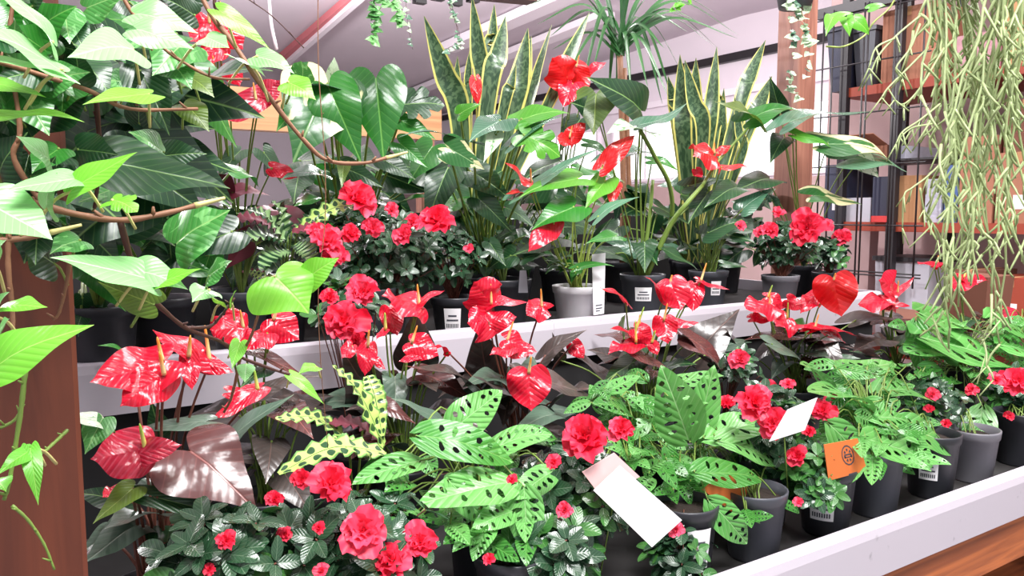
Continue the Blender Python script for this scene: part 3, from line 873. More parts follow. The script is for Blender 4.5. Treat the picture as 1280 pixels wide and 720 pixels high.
anthurium(995, 1.42, 'anthurium with a large round red flower, below the azaleas by the rear post', [
   ((1000, 428), (930, 425), .5, 'brown_leaf', dict(Y=1.4, up=.8)),
   ((965, 430), (1008, 462), .6, 'grey_leaf', dict(Y=1.3, up=.7)),
   ((1020, 425), (1085, 440), .45, 'brown_leaf', dict(Y=1.38, up=.8)),
   ((1070, 400), (1140, 410), .38, 'black_leaf', dict(Y=1.42, up=.8)),
   ((975, 412), (988, 378), .6, 'leaf_dark', dict(Y=1.44, up=.3)),
   ((925, 445), (905, 410), .6, 'black_leaf', dict(Y=1.42, up=.5)),
   ((1010, 415), (990, 400), .6, 'leaf_green', dict(Y=1.44, up=.3)),
 ], [
   ((962, 382), (932, 386), .7, dict(Y=1.36, up=.4)),
   ((960, 372), (985, 384), .6, dict(Y=1.38, up=.4, y=False)),
   ((985, 375), (1004, 386), .8, dict(Y=1.35, up=.1, s=0)),
   ((984, 398), (970, 408), 1.1, dict(Y=1.33, up=.2, y=False, s=1.4)),
   ((1042, 350), (1052, 396), 1.1, dict(Y=1.30, tY=1.28, up=.1, s=.6, m='spathe_scarlet')),
   ((1020, 368), (1000, 392), .5, dict(Y=1.36, up=.2, y=False)),
   ((1018, 412), (1072, 420), .3, dict(Y=1.28, up=.8, s=1.2)),
   ((1040, 416), (990, 414), .35, dict(Y=1.28, up=.85, s=0)),
   ((940, 398), (965, 400), .5, dict(Y=1.38, s=0)),
 ], dY=1.36, extra=15, seed=8, spread=.11, top=.2, exm=('brown_leaf', 'black_leaf', 'grey_leaf'), stalk='stalk_green')
anthurium(1118, 1.46, 'anthurium with small red flowers standing before the right end of the white upper lip', [
   ((1130, 430), (1180, 440), .6, 'leaf_dark', dict(Y=1.4)),
   ((1100, 425), (1065, 440), .6, 'black_leaf', dict(Y=1.4)),
   ((1105, 405), (1150, 400), .5, 'brown_leaf', dict(Y=1.42, up=.8)),
 ], [
   ((1122, 366), (1098, 350), .8, dict(Y=1.38, up=.2, s=1.2)),
   ((1120, 368), (1143, 346), .28, dict(Y=1.38, up=.5, s=0)),
   ((1106, 380), (1074, 383), .5, dict(Y=1.36, up=.5, s=0)),
   ((1105, 370), (1112, 389), 1.1, dict(Y=1.36, up=.1, s=0)),
   ((1118, 380), (1138, 383), .3, dict(Y=1.37, s=0)),
 ], dY=1.38, extra=13, seed=9, spread=.1, top=.16, exm=('black_leaf', 'leaf_dark'), stalk='stalk_green')
anthurium(1210, 1.42, 'anthurium with flat red flowers in front of the hanging cactus strands at the right', [
   ((1215, 430), (1260, 420), .6, 'black_leaf', dict(Y=1.36)),
   ((1200, 440), (1180, 460), .6, 'leaf_dark', dict(Y=1.36)),
 ], [
   ((1172, 333), (1147, 330), .4, dict(Y=1.36, up=.7, s=1.0)),
   ((1168, 334), (1184, 330), .5, dict(Y=1.36, up=.7, s=0)),
   ((1210, 346), (1192, 364), .55, dict(Y=1.33, up=.4, s=0)),
   ((1205, 347), (1236, 353), .38, dict(Y=1.33, up=.5, y=False)),
   ((1255, 385), (1275, 400), .6, dict(Y=1.36, s=0, m='spathe_dark')),
 ], dY=1.36, extra=13, seed=10, spread=.09, top=.16, exm=('black_leaf', 'leaf_dark'), stalk='stalk_green')

# azalea with double flowers standing among the anthuriums
azalea(448, 1.52, 430, 388, 1.50, .07, .06, [(430, 403, 27, 1.40), (453, 366, 20, 1.42), (412, 372, 10, 1.45), (445, 428, 14, 1.44)],
       'azalea with two big double red blooms behind the anthuriums at left centre', n=22, seed=20, ph=.12, pr=.05)
azalea(905, 1.32, 925, 462, 1.26, .06, .05, [(925, 449, 12, 1.2), (960, 484, 10, 1.18), (908, 505, 10, 1.18)],
       'azalea with small red blooms between the brown anthurium leaves and the holed leaves', n=20, seed=21, pr=.05)

# ================================================================== FRONT ROW azaleas
azalea(268, .98, 288, 700, .93, .085, .055, [(283, 677, 12, .88), (343, 624, 10, .9), (356, 668, 10, .9), (262, 712, 8, .88)],
       'azalea with dark glossy leaves and a few small red buds at the bottom left', n=80, seed=22, leafL=.036, fz=F1+.0)
azalea(430, .97, 450, 690, .92, .105, .075, [(454, 664, 30, .84), (414, 606, 26, .88), (524, 678, 22, .85), (489, 703, 26, .84), (399, 660, 8, .84), (402, 714, 9, .84), (377, 600, 12, .9)],
       'azalea at the bottom with four large ruffled red blooms', n=110, seed=23, leafL=.034)
azalea(715, 1.0, 722, 615, .96, .10, .085, [(730, 546, 30, .9), (776, 538, 17, .92), (692, 578, 9, .88), (706, 638, 10, .88), (640, 600, 7, .88)],
       'azalea with a large red bloom behind the long white price card', n=100, seed=24, leafL=.035, pmat='pot_charcoal')
azalea(640, .93, 690, 690, .90, .07, .05, [(612, 700, 8, .86)],
       'leafy azalea with hardly any flowers below the long white price card', n=60, seed=34, leafL=.036, fresh=.3)
azalea(858, .935, 852, 695, .91, .055, .06, [(845, 663, 9, .85)],
       'small azalea with a single pink bud in a stickered black pot below the price card', n=40, seed=25, fresh=.25, sticker=(.045, .03, .10), lang=.5)
azalea(955, 1.02, 962, 545, 1.0, .085, .10, [(943, 505, 21, .93), (966, 530, 20, .92), (1028, 514, 15, .95), (996, 570, 13, .9), (985, 480, 8, .95), (1012, 540, 8, .93), (1040, 500, 9, 1.0)],
       'azalea with several red blooms between the two small cards at right centre', n=80, seed=26, pmat='pot_charcoal', ph=.135)
azalea(1035, .925, 1015, 600, .905, .055, .055, [(998, 628, 6, .86)],
       'low azalea with drooping green leaves in a black pot with a large white sticker', n=40, seed=27, fresh=.5, sticker=(.05, .035, .085), ph=.13, lang=-.15)
azalea(1175, 1.06, 1165, 505, 1.03, .08, .08, [(1166, 494, 8, .96), (1215, 487, 7, .98), (1162, 512, 6, .95), (1182, 530, 6, .95)],
       'azalea in bud behind the pot with the square sticker at the right', n=64, seed=28, fresh=.15)
azalea(1268, 1.0, 1275, 500, .97, .09, .085, [(1272, 478, 20, .88), (1245, 475, 9, .9), (1262, 520, 6, .9)],
       'azalea with a big red bloom at the right edge of the front tray', n=70, seed=29, leafL=.036)

# black pots of the front row by the lip (plants trail over them)
# ================================================================== swiss cheese plants
def adansonii(px, Y, label, leaves, region, n, seed, pmat='pot_black', sticker=None, ph=.14, pr=.056, lang=0, L=(.05, .09), deep=.35, dirs=(-.9, .4)):
    rr = random.Random(seed)
    b = at(px, 560, Y); base = V((b.x, Y, F1))
    r = empty('potted_swiss_cheese_plant', base, label, 'potted plant')
    pot(r, base, pr, ph, M[pmat], sticker, lang)
    tp = base+V((0, 0, ph-.016))
    items = []
    for lf in leaves:
        (bx, by), (tx, ty), wr = lf[:3]; o = lf[3] if len(lf) > 3 else {}
        lY = o.get('Y', Y-.08); tY = o.get('tY', lY-.02)
        items.append((at(bx, by, lY), at(tx, ty, tY), wr, o.get('m', 'adansonii'), o.get('up', .5), o.get('curl', .5)))
    x0, x1, y0, y1, Ya, Yb = region
    for i in range(n):
        bx = rr.uniform(x0, x1); by = rr.uniform(y0, y1)
        s_ = (by-y0)/(y1-y0); q = Yb+(Ya-Yb)*min(1, max(0, s_+rr.uniform(-.25, .35)))
        B = at(bx, by, q); LL = rr.uniform(*L)
        a = rr.uniform(0, 2*PI)
        out = V((B.x-base.x, (B.y-base.y)-.02, 0))*6
        d = (V((math.cos(a), math.sin(a), rr.uniform(*dirs)))+out).normalized()
        items.append((B, B+d*LL, rr.uniform(.42, .55), 'adansonii_deep' if rr.random() < deep else 'adansonii', rr.uniform(.15, .65), rr.uniform(.3, 1.1)))
    for B, T, wr, m, up, cu in items:
        mb = MB(); add_leaf(mb, 'holed', B, T, wr, nface(B, up), curl=cu, fold=.1, cup=.1, wave=.04)
        s = tp+V((rr.uniform(-.02, .02), rr.uniform(-.02, .02), 0))
        mid = s.lerp(B, .5)+V((rr.uniform(-.015, .015), .01, .04)); mid.z = max(mid.z, B.z+.01 if rr.random() < .5 else mid.z)
        mb.tube([s, mid, B], .0014, 5, m=1, sub=4)
        mb.build('leaf', [M[m], M['stalk_green']], r)
    return r
adansonii(600, 1.10, 'swiss cheese plant with pale holed leaves in the middle of the front tray', [
   ((563, 540), (628, 488), .62, dict(Y=1.02, up=.3)),
   ((525, 576), (440, 606), .5, dict(Y=.98, up=.7)),
   ((520, 545), (642, 578), .42, dict(Y=.98, up=.45, m='adansonii_deep')),
   ((612, 562), (690, 543), .5, dict(Y=1.02, up=.6)),
   ((640, 540), (705, 560), .5, dict(Y=1.04, up=.6, m='adansonii_deep')),
   ((655, 608), (660, 692), .58, dict(Y=.92, up=.1)),
   ((640, 640), (590, 660), .5, dict(Y=.92, up=.3)),
   ((640, 605), (520, 632), .42, dict(Y=.94, up=.5)),
   ((560, 600), (610, 655), .5, dict(Y=.94, up=.3)),
   ((690, 590), (640, 625), .5, dict(Y=.94, up=.3)),
 ], (480, 700, 550, 690, .90, 1.10), 60, 40, L=(.05, .075), deep=.6)
adansonii(800, 1.16, 'bushy swiss cheese plant of small leaves right behind the long price card', [
   ((760, 490), (800, 470), .5, dict(Y=1.1)),
   ((790, 520), (740, 505), .5, dict(Y=1.08, m='adansonii_deep')),
 ], (735, 860, 475, 600, 1.0, 1.16), 70, 41, L=(.045, .07), deep=.6)
adansonii(872, 1.10, 'swiss cheese plant with large upright holed leaves above the orange card', [
   ((862, 553), (826, 456), .50, dict(Y=1.0, up=.15, curl=.3)),
   ((870, 550), (893, 456), .42, dict(Y=1.04, up=.15, curl=.3)),
   ((880, 548), (968, 528), .46, dict(Y=1.0, up=.6)),
   ((898, 552), (972, 582), .46, dict(Y=.97, up=.55)),
   ((885, 625), (934, 680), .46, dict(Y=.9, up=.2)),
   ((868, 590), (952, 602), .42, dict(Y=.93, up=.5, m='adansonii_deep')),
   ((840, 480), (905, 470), .4, dict(Y=1.1, up=.7)),
 ], (840, 930, 540, 640, .96, 1.10), 30, 42, L=(.035, .06), deep=.6)
adansonii(945, .925, 'swiss cheese plant in a grey pot at the lip below the orange-red azalea blooms', [], (915, 990, 600, 650, .89, .96), 8, 47, L=(.03, .055), pmat='pot_charcoal', ph=.125, deep=.7)
adansonii(1095, .93, 'swiss cheese plant with long overlapping leaves hanging over a plain dark pot', [
   ((1118, 535), (1190, 568), .44, dict(Y=.92, up=.45)),
   ((1082, 548), (1166, 582), .38, dict(Y=.90, up=.4)),
   ((1095, 490), (1166, 503), .45, dict(Y=1.0, up=.7)),
   ((1075, 510), (1010, 490), .5, dict(Y=.98, up=.7)),
   ((1050, 470), (1120, 455), .5, dict(Y=1.1, up=.7)),
   ((1040, 490), (1000, 455), .5, dict(Y=1.08, up=.6)),
   ((1080, 520), (1140, 530), .45, dict(Y=.94, up=.5)),
   ((1035, 530), (1090, 590), .4, dict(Y=.92, up=.3)),
 ], (1040, 1140, 455, 580, .88, 1.1), 80, 43, L=(.055, .085), deep=.5, ph=.135, dirs=(-1.1, .1), pmat='pot_charcoal')
adansonii(1165, .925, 'swiss cheese plant in the black pot with a square white sticker by the lip', [
   ((1100, 470), (1130, 480), .5, dict(Y=1.05)),
 ], (1110, 1160, 520, 560, .90, .98), 8, 44, L=(.04, .07), sticker=(.042, .045, .09), ph=.14, lang=-.1)
adansonii(1195, 1.30, 'large swiss cheese plant with broad bright leaves at the right behind the lip pots', [
   ((1146, 392), (1215, 440), .5, dict(Y=1.16, up=.5)),
   ((1150, 420), (1262, 470), .46, dict(Y=1.10, up=.55)),
   ((1165, 405), (1250, 432), .45, dict(Y=1.2, up=.6)),
   ((1228, 508), (1219, 588), .48, dict(Y=.95, up=.1)),
   ((1145, 400), (1152, 470), .4, dict(Y=1.15, up=.3)),
   ((1180, 450), (1130, 440), .5, dict(Y=1.12)),
   ((1150, 460), (1190, 500), .5, dict(Y=1.08, up=.4, m='adansonii_deep')),
 ], (1120, 1265, 400, 520, 1.02, 1.25), 84, 45, L=(.045, .08), deep=.5, dirs=(-1.0, .1))
adansonii(1290, 1.22, 'swiss cheese plant cut by the right edge, above the red azalea bloom', [
   ((1235, 400), (1290, 430), .5, dict(Y=1.12)),
   ((1250, 430), (1300, 460), .5, dict(Y=1.08)),
 ], (1235, 1320, 395, 480, 1.05, 1.2), 40, 46, deep=.5, dirs=(-1.0, .1))
adansonii(1215, .93, 'swiss cheese plant in a dark grey pot under the single hanging holed leaf', [], (1195, 1240, 520, 550, .95, 1.0), 5, 48, L=(.03, .05), pmat='pot_grey', ph=.12, deep=.8)
adansonii(1272, .93, 'black pot with a few small leaves at the right end of the front lip', [], (1255, 1300, 520, 560, .93, .98), 6, 49, L=(.03, .05), ph=.13, deep=.8)

# ================================================================== calatheas
def calathea(px, Y, label, leaves, seed, fz=F1, mat='calathea', extra=0, spread=.1, dY=1.1, hw=.016, L=.14):
    rr = random.Random(seed)
    b = at(px, 540 if fz < 1 else 330, Y); base = V((b.x, Y, fz))
    r = empty('potted_calathea', base, label, 'potted plant')
    pot(r, base, .055, .11, M['pot_black'])
    tp = base+V((0, 0, .095))
    its = []
    for (p0, p1, w_, o) in leaves:
        lY = o.get('Y', dY); A = at(*p0, lY); B = at(*p1, o.get('tY', lY-.03))
        its.append((A, B, w_, o.get('m', mat)))
    for i in range(extra):
        a = rr.uniform(0, 2*PI); A = tp+V((math.cos(a)*.02, math.sin(a)*.02, rr.uniform(.03, .08)))
        B = A+V((math.cos(a)*L, math.sin(a)*L*.8, rr.uniform(.0, .08)))*rr.uniform(.7, 1.1)
        its.append((A, B, hw, rr.choice((mat, 'calathea_dim', 'calathea_under'))))
    for A, B, w_, m in its:
        mb = MB(); d = B-A; midp = A.lerp(B, .5)+V((0, 0, d.length*.13))
        strip(mb, [A, midp, B], lambda t: w_*(math.sin(PI*min(1, t*.9+.08))**.6)*(1-.15*t), nface(A, .6), fold=.12, wave=.28, nu=6, sub=14, wn=7, ph=rr.uniform(0, 6))
        mb.tube([tp, tp.lerp(A, .6)+V((0, 0, .01)), A], .0018, 5, m=1, sub=3)
        mb.build('leaf', [M[m], M['stalk_green']], r)
calathea(440, 1.2, 'calathea with wavy lime leaves spotted dark green, behind the bottom azalea blooms', [
   ((480, 556), (416, 458), .020, dict(Y=1.08)),
   ((436, 548), (345, 524), .018, dict(Y=1.08)),
   ((482, 566), (348, 592), .022, dict(Y=1.02)),
   ((476, 552), (412, 530), .017, dict(Y=1.1, m='calathea_under')),
   ((470, 575), (400, 560), .020, dict(Y=1.04)),
   ((460, 470), (478, 545), .018, dict(Y=1.1)),
 ], 50)
calathea(352, 1.78, 'calathea with patterned leaves left of the red azaleas on the upper tray', [
   ((372, 290), (458, 256), .026, dict(Y=1.66, m='calathea')),
   ((360, 300), (310, 262), .026, dict(Y=1.66, m='calathea_dim')),
   ((355, 300), (300, 300), .026, dict(Y=1.66, m='calathea_dim')),
   ((360, 312), (325, 335), .026, dict(Y=1.66, m='calathea_dim')),
   ((370, 300), (400, 268), .026, dict(Y=1.68, m='calathea_dim')),
   ((360, 295), (340, 252), .026, dict(Y=1.68, m='calathea_dim')),
   ((370, 305), (395, 330), .024, dict(Y=1.64, m='calathea_dim')),
   ((365, 290), (420, 290), .015, dict(Y=1.65, m='calathea_under')),
   ((350, 290), (290, 275), .024, dict(Y=1.72, m='calathea_under')),
 ], 51, fz=F2, dY=1.7, extra=6, L=.1)

# ================================================================== UPPER TRAY azaleas
azalea(478, 1.74, 478, 312, 1.74, .16, .11, [(408, 303, 20, 1.58), (420, 322, 14, 1.57), (446, 250, 22, 1.62), (545, 277, 22, 1.6), (504, 294, 12, 1.58), (516, 277, 10, 1.6), (466, 285, 13, 1.6), (438, 293, 13, 1.58), (396, 290, 12, 1.6), (490, 263, 9, 1.62), (586, 311, 6, 1.62)],
       'dark azalea with many red blooms on the upper tray, left of centre', fz=F2, n=170, seed=60, leafL=.034, pr=.06, ph=.10, fresh=.03)
azalea(568, 1.76, 560, 320, 1.75, .09, .075, [], 'dark leafy azalea in a stickered black pot beside the blooming one on the upper tray', fz=F2, n=70, seed=61, pr=.06, ph=.10, fresh=.0, sticker=(.045, .02, .075), lang=-.1)
azalea(975, 1.72, 985, 306, 1.72, .125, .075, [(1010, 284, 21, 1.62), (962, 288, 11, 1.64), (973, 267, 8, 1.7), (1052, 297, 10, 1.66), (1033, 283, 9, 1.66), (925, 283, 7, 1.7), (950, 290, 7, 1.66)],
       'azalea with bright red blooms in a grey pot before the rear wooden post', fz=F2, n=110, seed=62, pmat='pot_grey', ph=.105, pr=.06)
azalea(1035, 1.72, 1038, 315, 1.70, .07, .06, [(1056, 298, 8, 1.66)], 'small dark azalea in a black pot, right of the grey azalea pot', fz=F2, n=50, seed=63, ph=.105, pr=.055, sticker=(.04, .045, .09), lang=.5)

# ================================================================== UPPER TRAY anthuriums and philodendrons
anthurium(722, 1.70, 'anthurium with green leaves and red flowers in the white pot', [
   ((722, 222), (648, 248), .42, 'leaf_bright', dict(Y=1.62, up=.5)),
   ((717, 258), (664, 288), .6, 'leaf_green', dict(Y=1.60, up=.4)),
   ((757, 225), (731, 262), .6, 'leaf_bright', dict(Y=1.62, up=.3)),
   ((770, 295), (732, 305), .45, 'leaf_green', dict(Y=1.6, up=.5)),
   ((722, 334), (768, 333), .32, 'leaf_green', dict(Y=1.62, up=.6)),
   ((748, 270), (800, 246), .32, 'leaf_sheen', dict(Y=1.6, up=.6)),
   ((706, 335), (680, 326), .4, 'leaf_dark', dict(Y=1.66)),
   ((700, 300), (640, 320), .5, 'leaf_dark', dict(Y=1.72, up=.5)),
   ((745, 300), (765, 272), .5, 'leaf_dark', dict(Y=1.74, up=.5)),
 ], [
   ((692, 278), (660, 315), .52, dict(Y=1.58, up=.1, s=0)),
   ((664, 228), (630, 203), .36, dict(Y=1.62, up=.5, m='spathe_scarlet')),
   ((662, 236), (632, 243), .4, dict(Y=1.63, up=.7, s=0, m='spathe_scarlet')),
   ((754, 206), (794, 169), .42, dict(Y=1.6, up=.3, m='spathe_scarlet', s=.01)),
   ((771, 230), (762, 254), .5, dict(Y=1.62, up=.3, s=0, m='spathe_scarlet')),
 ], fz=F2, dY=1.62, pmat='pot_white', pr=.067, ph=.115, seed=11, stalk='stalk_bright', extra=8, exm=('leaf_green', 'leaf_dark'), spread=.06, top=.1, exlen=.07)
anthurium(803, 1.76, 'philodendron with thick pale stems in the dark pot with a white sticker', [
   ((800, 158), (860, 128), .5, 'leaf_sheen', dict(Y=1.6, up=.7, curl=-.3)),
   ((803, 160), (758, 168), .75, 'leaf_white', dict(Y=1.6, up=.6)),
   ((800, 138), (733, 96), .6, 'leaf_dark', dict(Y=1.75, up=.3)),
   ((745, 118), (742, 170), 1.0, 'leaf_olive', dict(Y=1.78, up=.2)),
   ((745, 140), (712, 128), .8, 'leaf_dark', dict(Y=1.8, up=.2)),
   ((795, 188), (735, 205), .4, 'leaf_sheen', dict(Y=1.68, up=.6)),
   ((815, 200), (850, 215), .6, 'leaf_green', dict(Y=1.68, up=.6)),
   ((885, 240), (860, 280), .7, 'leaf_dark', dict(Y=1.72, up=.3)),
 ], [], fz=F2, dY=1.7, pmat='pot_charcoal', pr=.066, ph=.13, sticker=(.052, .055, .095), lang=.05, seed=12, stalk='stalk_green', extra=10, exm='leaf_dark', spread=.1, top=.22, exlen=.12, name='potted_philodendron')
phil = bpy.data.objects['potted_philodendron']
pbase = world_loc(phil)+V((0, 0, .115))
for pts, rr_ in (([pbase+V((.01, 0, 0)), at(837, 283, 1.70), at(858, 255, 1.66), at(878, 232, 1.66)], .0085), ([pbase+V((.0, .01, 0)), at(836, 285, 1.72), at(838, 236, 1.66), at(818, 195, 1.62), at(800, 162, 1.6)], .0075), ([pbase+V((-.01, 0, 0)), at(811, 280, 1.74), at(816, 225, 1.74)], .007), ([at(878, 232, 1.66), at(895, 205, 1.66), at(935, 160, 1.64)], .005)):
    mb = MB(); mb.tube(pts, rr_, 9, r2=rr_*.7, sub=6); mb.build('stem', M['stalk_green'], phil)
anthurium(885, 1.80, 'anthurium with scarlet flowers in a dark grey pot, under the right-hand snake plant', [
   ((942, 150), (893, 127), .55, 'leaf_olive', dict(Y=1.66, up=.5)),
   ((938, 148), (1004, 138), .5, 'leaf_green', dict(Y=1.66, up=.6)),
   ((860, 232), (905, 225), .5, 'leaf_dark', dict(Y=1.72, up=.4)),
   ((920, 235), (880, 260), .5, 'leaf_dark', dict(Y=1.7, up=.4)),
   ((930, 260), (965, 235), .6, 'leaf_sheen', dict(Y=1.75, up=.4)),
   ((885, 290), (935, 278), .6, 'leaf_dark', dict(Y=1.74, up=.5)),
   ((850, 300), (830, 270), .5, 'leaf_dark', dict(Y=1.78, up=.5)),
   ((905, 330), (935, 335), .4, 'leaf_dark', dict(Y=1.72, up=.5)),
 ], [
   ((893, 192), (866, 196), 1.0, dict(Y=1.66, up=.3, m='spathe_scarlet')),
   ((897, 190), (914, 182), .6, dict(Y=1.66, up=.3, s=0, m='spathe_scarlet')),
   ((902, 208), (938, 213), .28, dict(Y=1.65, up=.6, s=0, m='spathe_scarlet')),
   ((870, 212), (878, 222), .9, dict(Y=1.67, up=.3, s=0)),
 ], fz=F2, dY=1.7, pmat='pot_charcoal', pr=.062, ph=.125, sticker=(.035, .05, .095), lang=.45, seed=13, stalk='stalk_green', extra=10, exm='leaf_dark', spread=.1, top=.16, exlen=.1)
anthurium(700, 2.05, 'tall anthurium with red flowers standing behind the variegated philodendron', [
   ((725, 150), (700, 190), .7, 'leaf_dark', dict(Y=1.9)),
   ((700, 200), (650, 230), .6, 'leaf_dark', dict(Y=1.9)),
   ((735, 180), (770, 200), .6, 'leaf_green', dict(Y=1.85)),
   ((690, 240), (720, 290), .6, 'leaf_dark', dict(Y=1.9)),
 ], [
   ((708, 98), (690, 72), 1.15, dict(Y=1.85, up=.2, s=1.0, m='spathe_scarlet')),
   ((720, 84), (736, 112), .8, dict(Y=1.85, up=.2, m='spathe_scarlet')),
   ((735, 90), (758, 78), .45, dict(Y=1.85, up=.4, s=0)),
   ((716, 104), (704, 134), .8, dict(Y=1.84, up=.1, s=0)),
   ((712, 172), (732, 154), .8, dict(Y=1.82, up=.2, m='spathe_scarlet')),
   ((712, 172), (698, 180), .8, dict(Y=1.82, up=.2, s=0, m='spathe_scarlet')),
   ((594, 98), (597, 132), .42, dict(Y=1.9, up=.1, s=0, m='spathe_scarlet')),
 ], fz=F2, dY=1.9, pr=.065, ph=.13, seed=14, stalk='stalk_green', extra=14, exm=('leaf_dark', 'leaf_green'), spread=.16, top=.35, exlen=.12)
anthurium(300, 1.98, 'tall red anthurium behind the ivy at the upper left', [
   ((300, 190), (270, 225), .6, 'leaf_dark', dict(Y=1.8)),
   ((330, 190), (352, 230), .6, 'leaf_dark', dict(Y=1.8)),
 ], [
   ((270, 24), (304, 62), .95, dict(Y=1.62, up=.2, m='spathe_red')),
   ((262, 30), (238, 52), .9, dict(Y=1.62, up=.2)),
   ((275, 60), (240, 80), .6, dict(Y=1.62, up=.3, s=0)),
   ((285, 80), (300, 108), .8, dict(Y=1.63, up=.1, s=0)),
   ((268, 92), (252, 112), .8, dict(Y=1.62, up=.2, m='spathe_dark')),
   ((320, 125), (262, 147), .5, dict(Y=1.60, up=.2, m='spathe_dark')),
   ((325, 122), (350, 100), .9, dict(Y=1.60, up=.2, m='spathe_dark', s=0)),
   ((262, 100), (274, 138), .8, dict(Y=1.64, up=.2)),
   ((340, 210), (372, 222), .6, dict(Y=1.70, up=.2, s=0)),
 ], fz=F2, dY=1.8, pr=.065, ph=.13, seed=15, stalk='stalk_green', extra=12, exm='leaf_dark', spread=.12, top=.22, exlen=.12)

# variegated philodendrons (cream and green leaves)
anthurium(610, 1.92, 'variegated philodendron with cream-patched leaves in front of the tall snake plant', [
   ((592, 176), (497, 172), .27, 'leaf_sheen', dict(Y=1.62, up=.8)),
   ((625, 150), (586, 178), .8, 'leaf_sheen', dict(Y=1.6, up=.6)),
   ((560, 185), (606, 212), .75, 'leaf_cream', dict(Y=1.6, up=.2)),
   ((620, 168), (604, 204), .45, 'leaf_white', dict(Y=1.58, up=.1)),
   ((652, 148), (712, 142), .75, 'leaf_bright', dict(Y=1.62, up=.6)),
   ((640, 178), (705, 146), .35, 'leaf_sheen', dict(Y=1.6, up=.7)),
   ((655, 168), (700, 196), .8, 'leaf_bright', dict(Y=1.58, up=.4, k='monstera')),
   ((655, 238), (755, 185), .22, 'leaf_sheen', dict(Y=1.62, up=.7)),
   ((575, 142), (602, 130), .8, 'leaf_bright', dict(Y=1.7, up=.4)),
   ((590, 215), (640, 250), .7, 'leaf_dark', dict(Y=1.75, up=.3)),
   ((560, 210), (530, 290), .55, 'leaf_dark', dict(Y=1.78, up=.3)),
   ((600, 250), (640, 290), .6, 'leaf_dark', dict(Y=1.75, up=.3)),
   ((540, 185), (510, 230), .7, 'leaf_green', dict(Y=1.8, up=.3)),
 ], [], fz=F2, dY=1.7, pr=.07, ph=.13, seed=16, stalk='stalk_green', extra=16, exm=('leaf_dark', 'leaf_dark', 'leaf_green'), spread=.16, top=.26, exlen=.13, name='potted_philodendron', leafstalk=.003)
anthurium(440, 2.0, 'variegated monstera with glossy pale-splashed leaves at the top, right of the ivy', [
   ((410, 104), (366, 204), 1.0, 'leaf_cream', dict(Y=1.60, up=.1, cup=.6, curl=.7)),
   ((412, 112), (452, 204), .72, 'leaf_green', dict(Y=1.58, up=.1, cup=.5, curl=.7)),
   ((470, 100), (480, 202), .78, 'leaf_green', dict(Y=1.60, up=.2, cup=.8)),
   ((500, 130), (556, 132), .8, 'leaf_dark', dict(Y=1.72, up=.4, k='monstera')),
   ((500, 150), (545, 175), .6, 'leaf_green', dict(Y=1.72, up=.4)),
   ((455, 112), (466, 90), .7, 'leaf_green', dict(Y=1.7, up=.3)),
   ((420, 110), (440, 92), .7, 'leaf_sheen', dict(Y=1.7, up=.3)),
   ((416, 104), (418, 71), .6, 'leaf_white', dict(Y=1.68, up=.1, k='ovate')),
   ((375, 128), (345, 165), .7, 'leaf_green', dict(Y=1.64, up=.3)),
   ((385, 104), (452, 122), .7, 'leaf_sheen', dict(Y=1.60, up=.8)),
   ((430, 205), (427, 235), .5, 'leaf_olive', dict(Y=1.62, up=.1)),
   ((480, 200), (520, 225), .7, 'leaf_dark', dict(Y=1.75, up=.4)),
   ((500, 180), (535, 210), .7, 'leaf_green', dict(Y=1.75, up=.4)),
   ((430, 210), (480, 235), .6, 'leaf_dark', dict(Y=1.75, up=.3)),
   ((400, 215), (350, 225), .6, 'leaf_sheen', dict(Y=1.7, up=.6)),
   ((450, 220), (420, 260), .6, 'leaf_dark', dict(Y=1.8, up=.3)),
 ], [], fz=F2, dY=1.75, pr=.07, ph=.13, seed=17, stalk='stalk_green', extra=14, exm=('leaf_dark', 'leaf_green', 'leaf_dark'), spread=.17, top=.25, exlen=.13, name='potted_monstera', leafstalk=.003)
anthurium(1005, 1.86, 'variegated philodendron reaching across the rear wooden post with cream and green leaves', [
   ((990, 155), (1092, 140), .32, 'leaf_sheen', dict(Y=1.70, up=.75)),
   ((995, 168), (1040, 187), .4, 'leaf_bright', dict(Y=1.68, up=.5)),
   ((1035, 178), (1120, 210), .38, 'leaf_cream', dict(Y=1.66, up=.5)),
   ((1060, 200), (1136, 216), .4, 'leaf_sheen', dict(Y=1.65, up=.5)),
   ((1075, 198), (1098, 222), .8, 'leaf_white', dict(Y=1.64, up=.3)),
   ((1018, 246), (1078, 256), .45, 'leaf_cream', dict(Y=1.70, up=.5)),
   ((980, 172), (962, 205), .6, 'leaf_dark', dict(Y=1.76, up=.3)),
   ((975, 140), (962, 95), .5, 'leaf_dark', dict(Y=1.82, up=.2)),
   ((965, 250), (940, 235), .6, 'leaf_sheen', dict(Y=1.76, up=.5)),
   ((960, 225), (915, 240), .6, 'leaf_dark', dict(Y=1.76, up=.5)),
 ], [], fz=F2, dY=1.7, pr=.06, ph=.12, seed=18, stalk='stalk_green', extra=3, exm='leaf_dark', spread=.08, top=.12, exlen=.1, name='potted_philodendron')
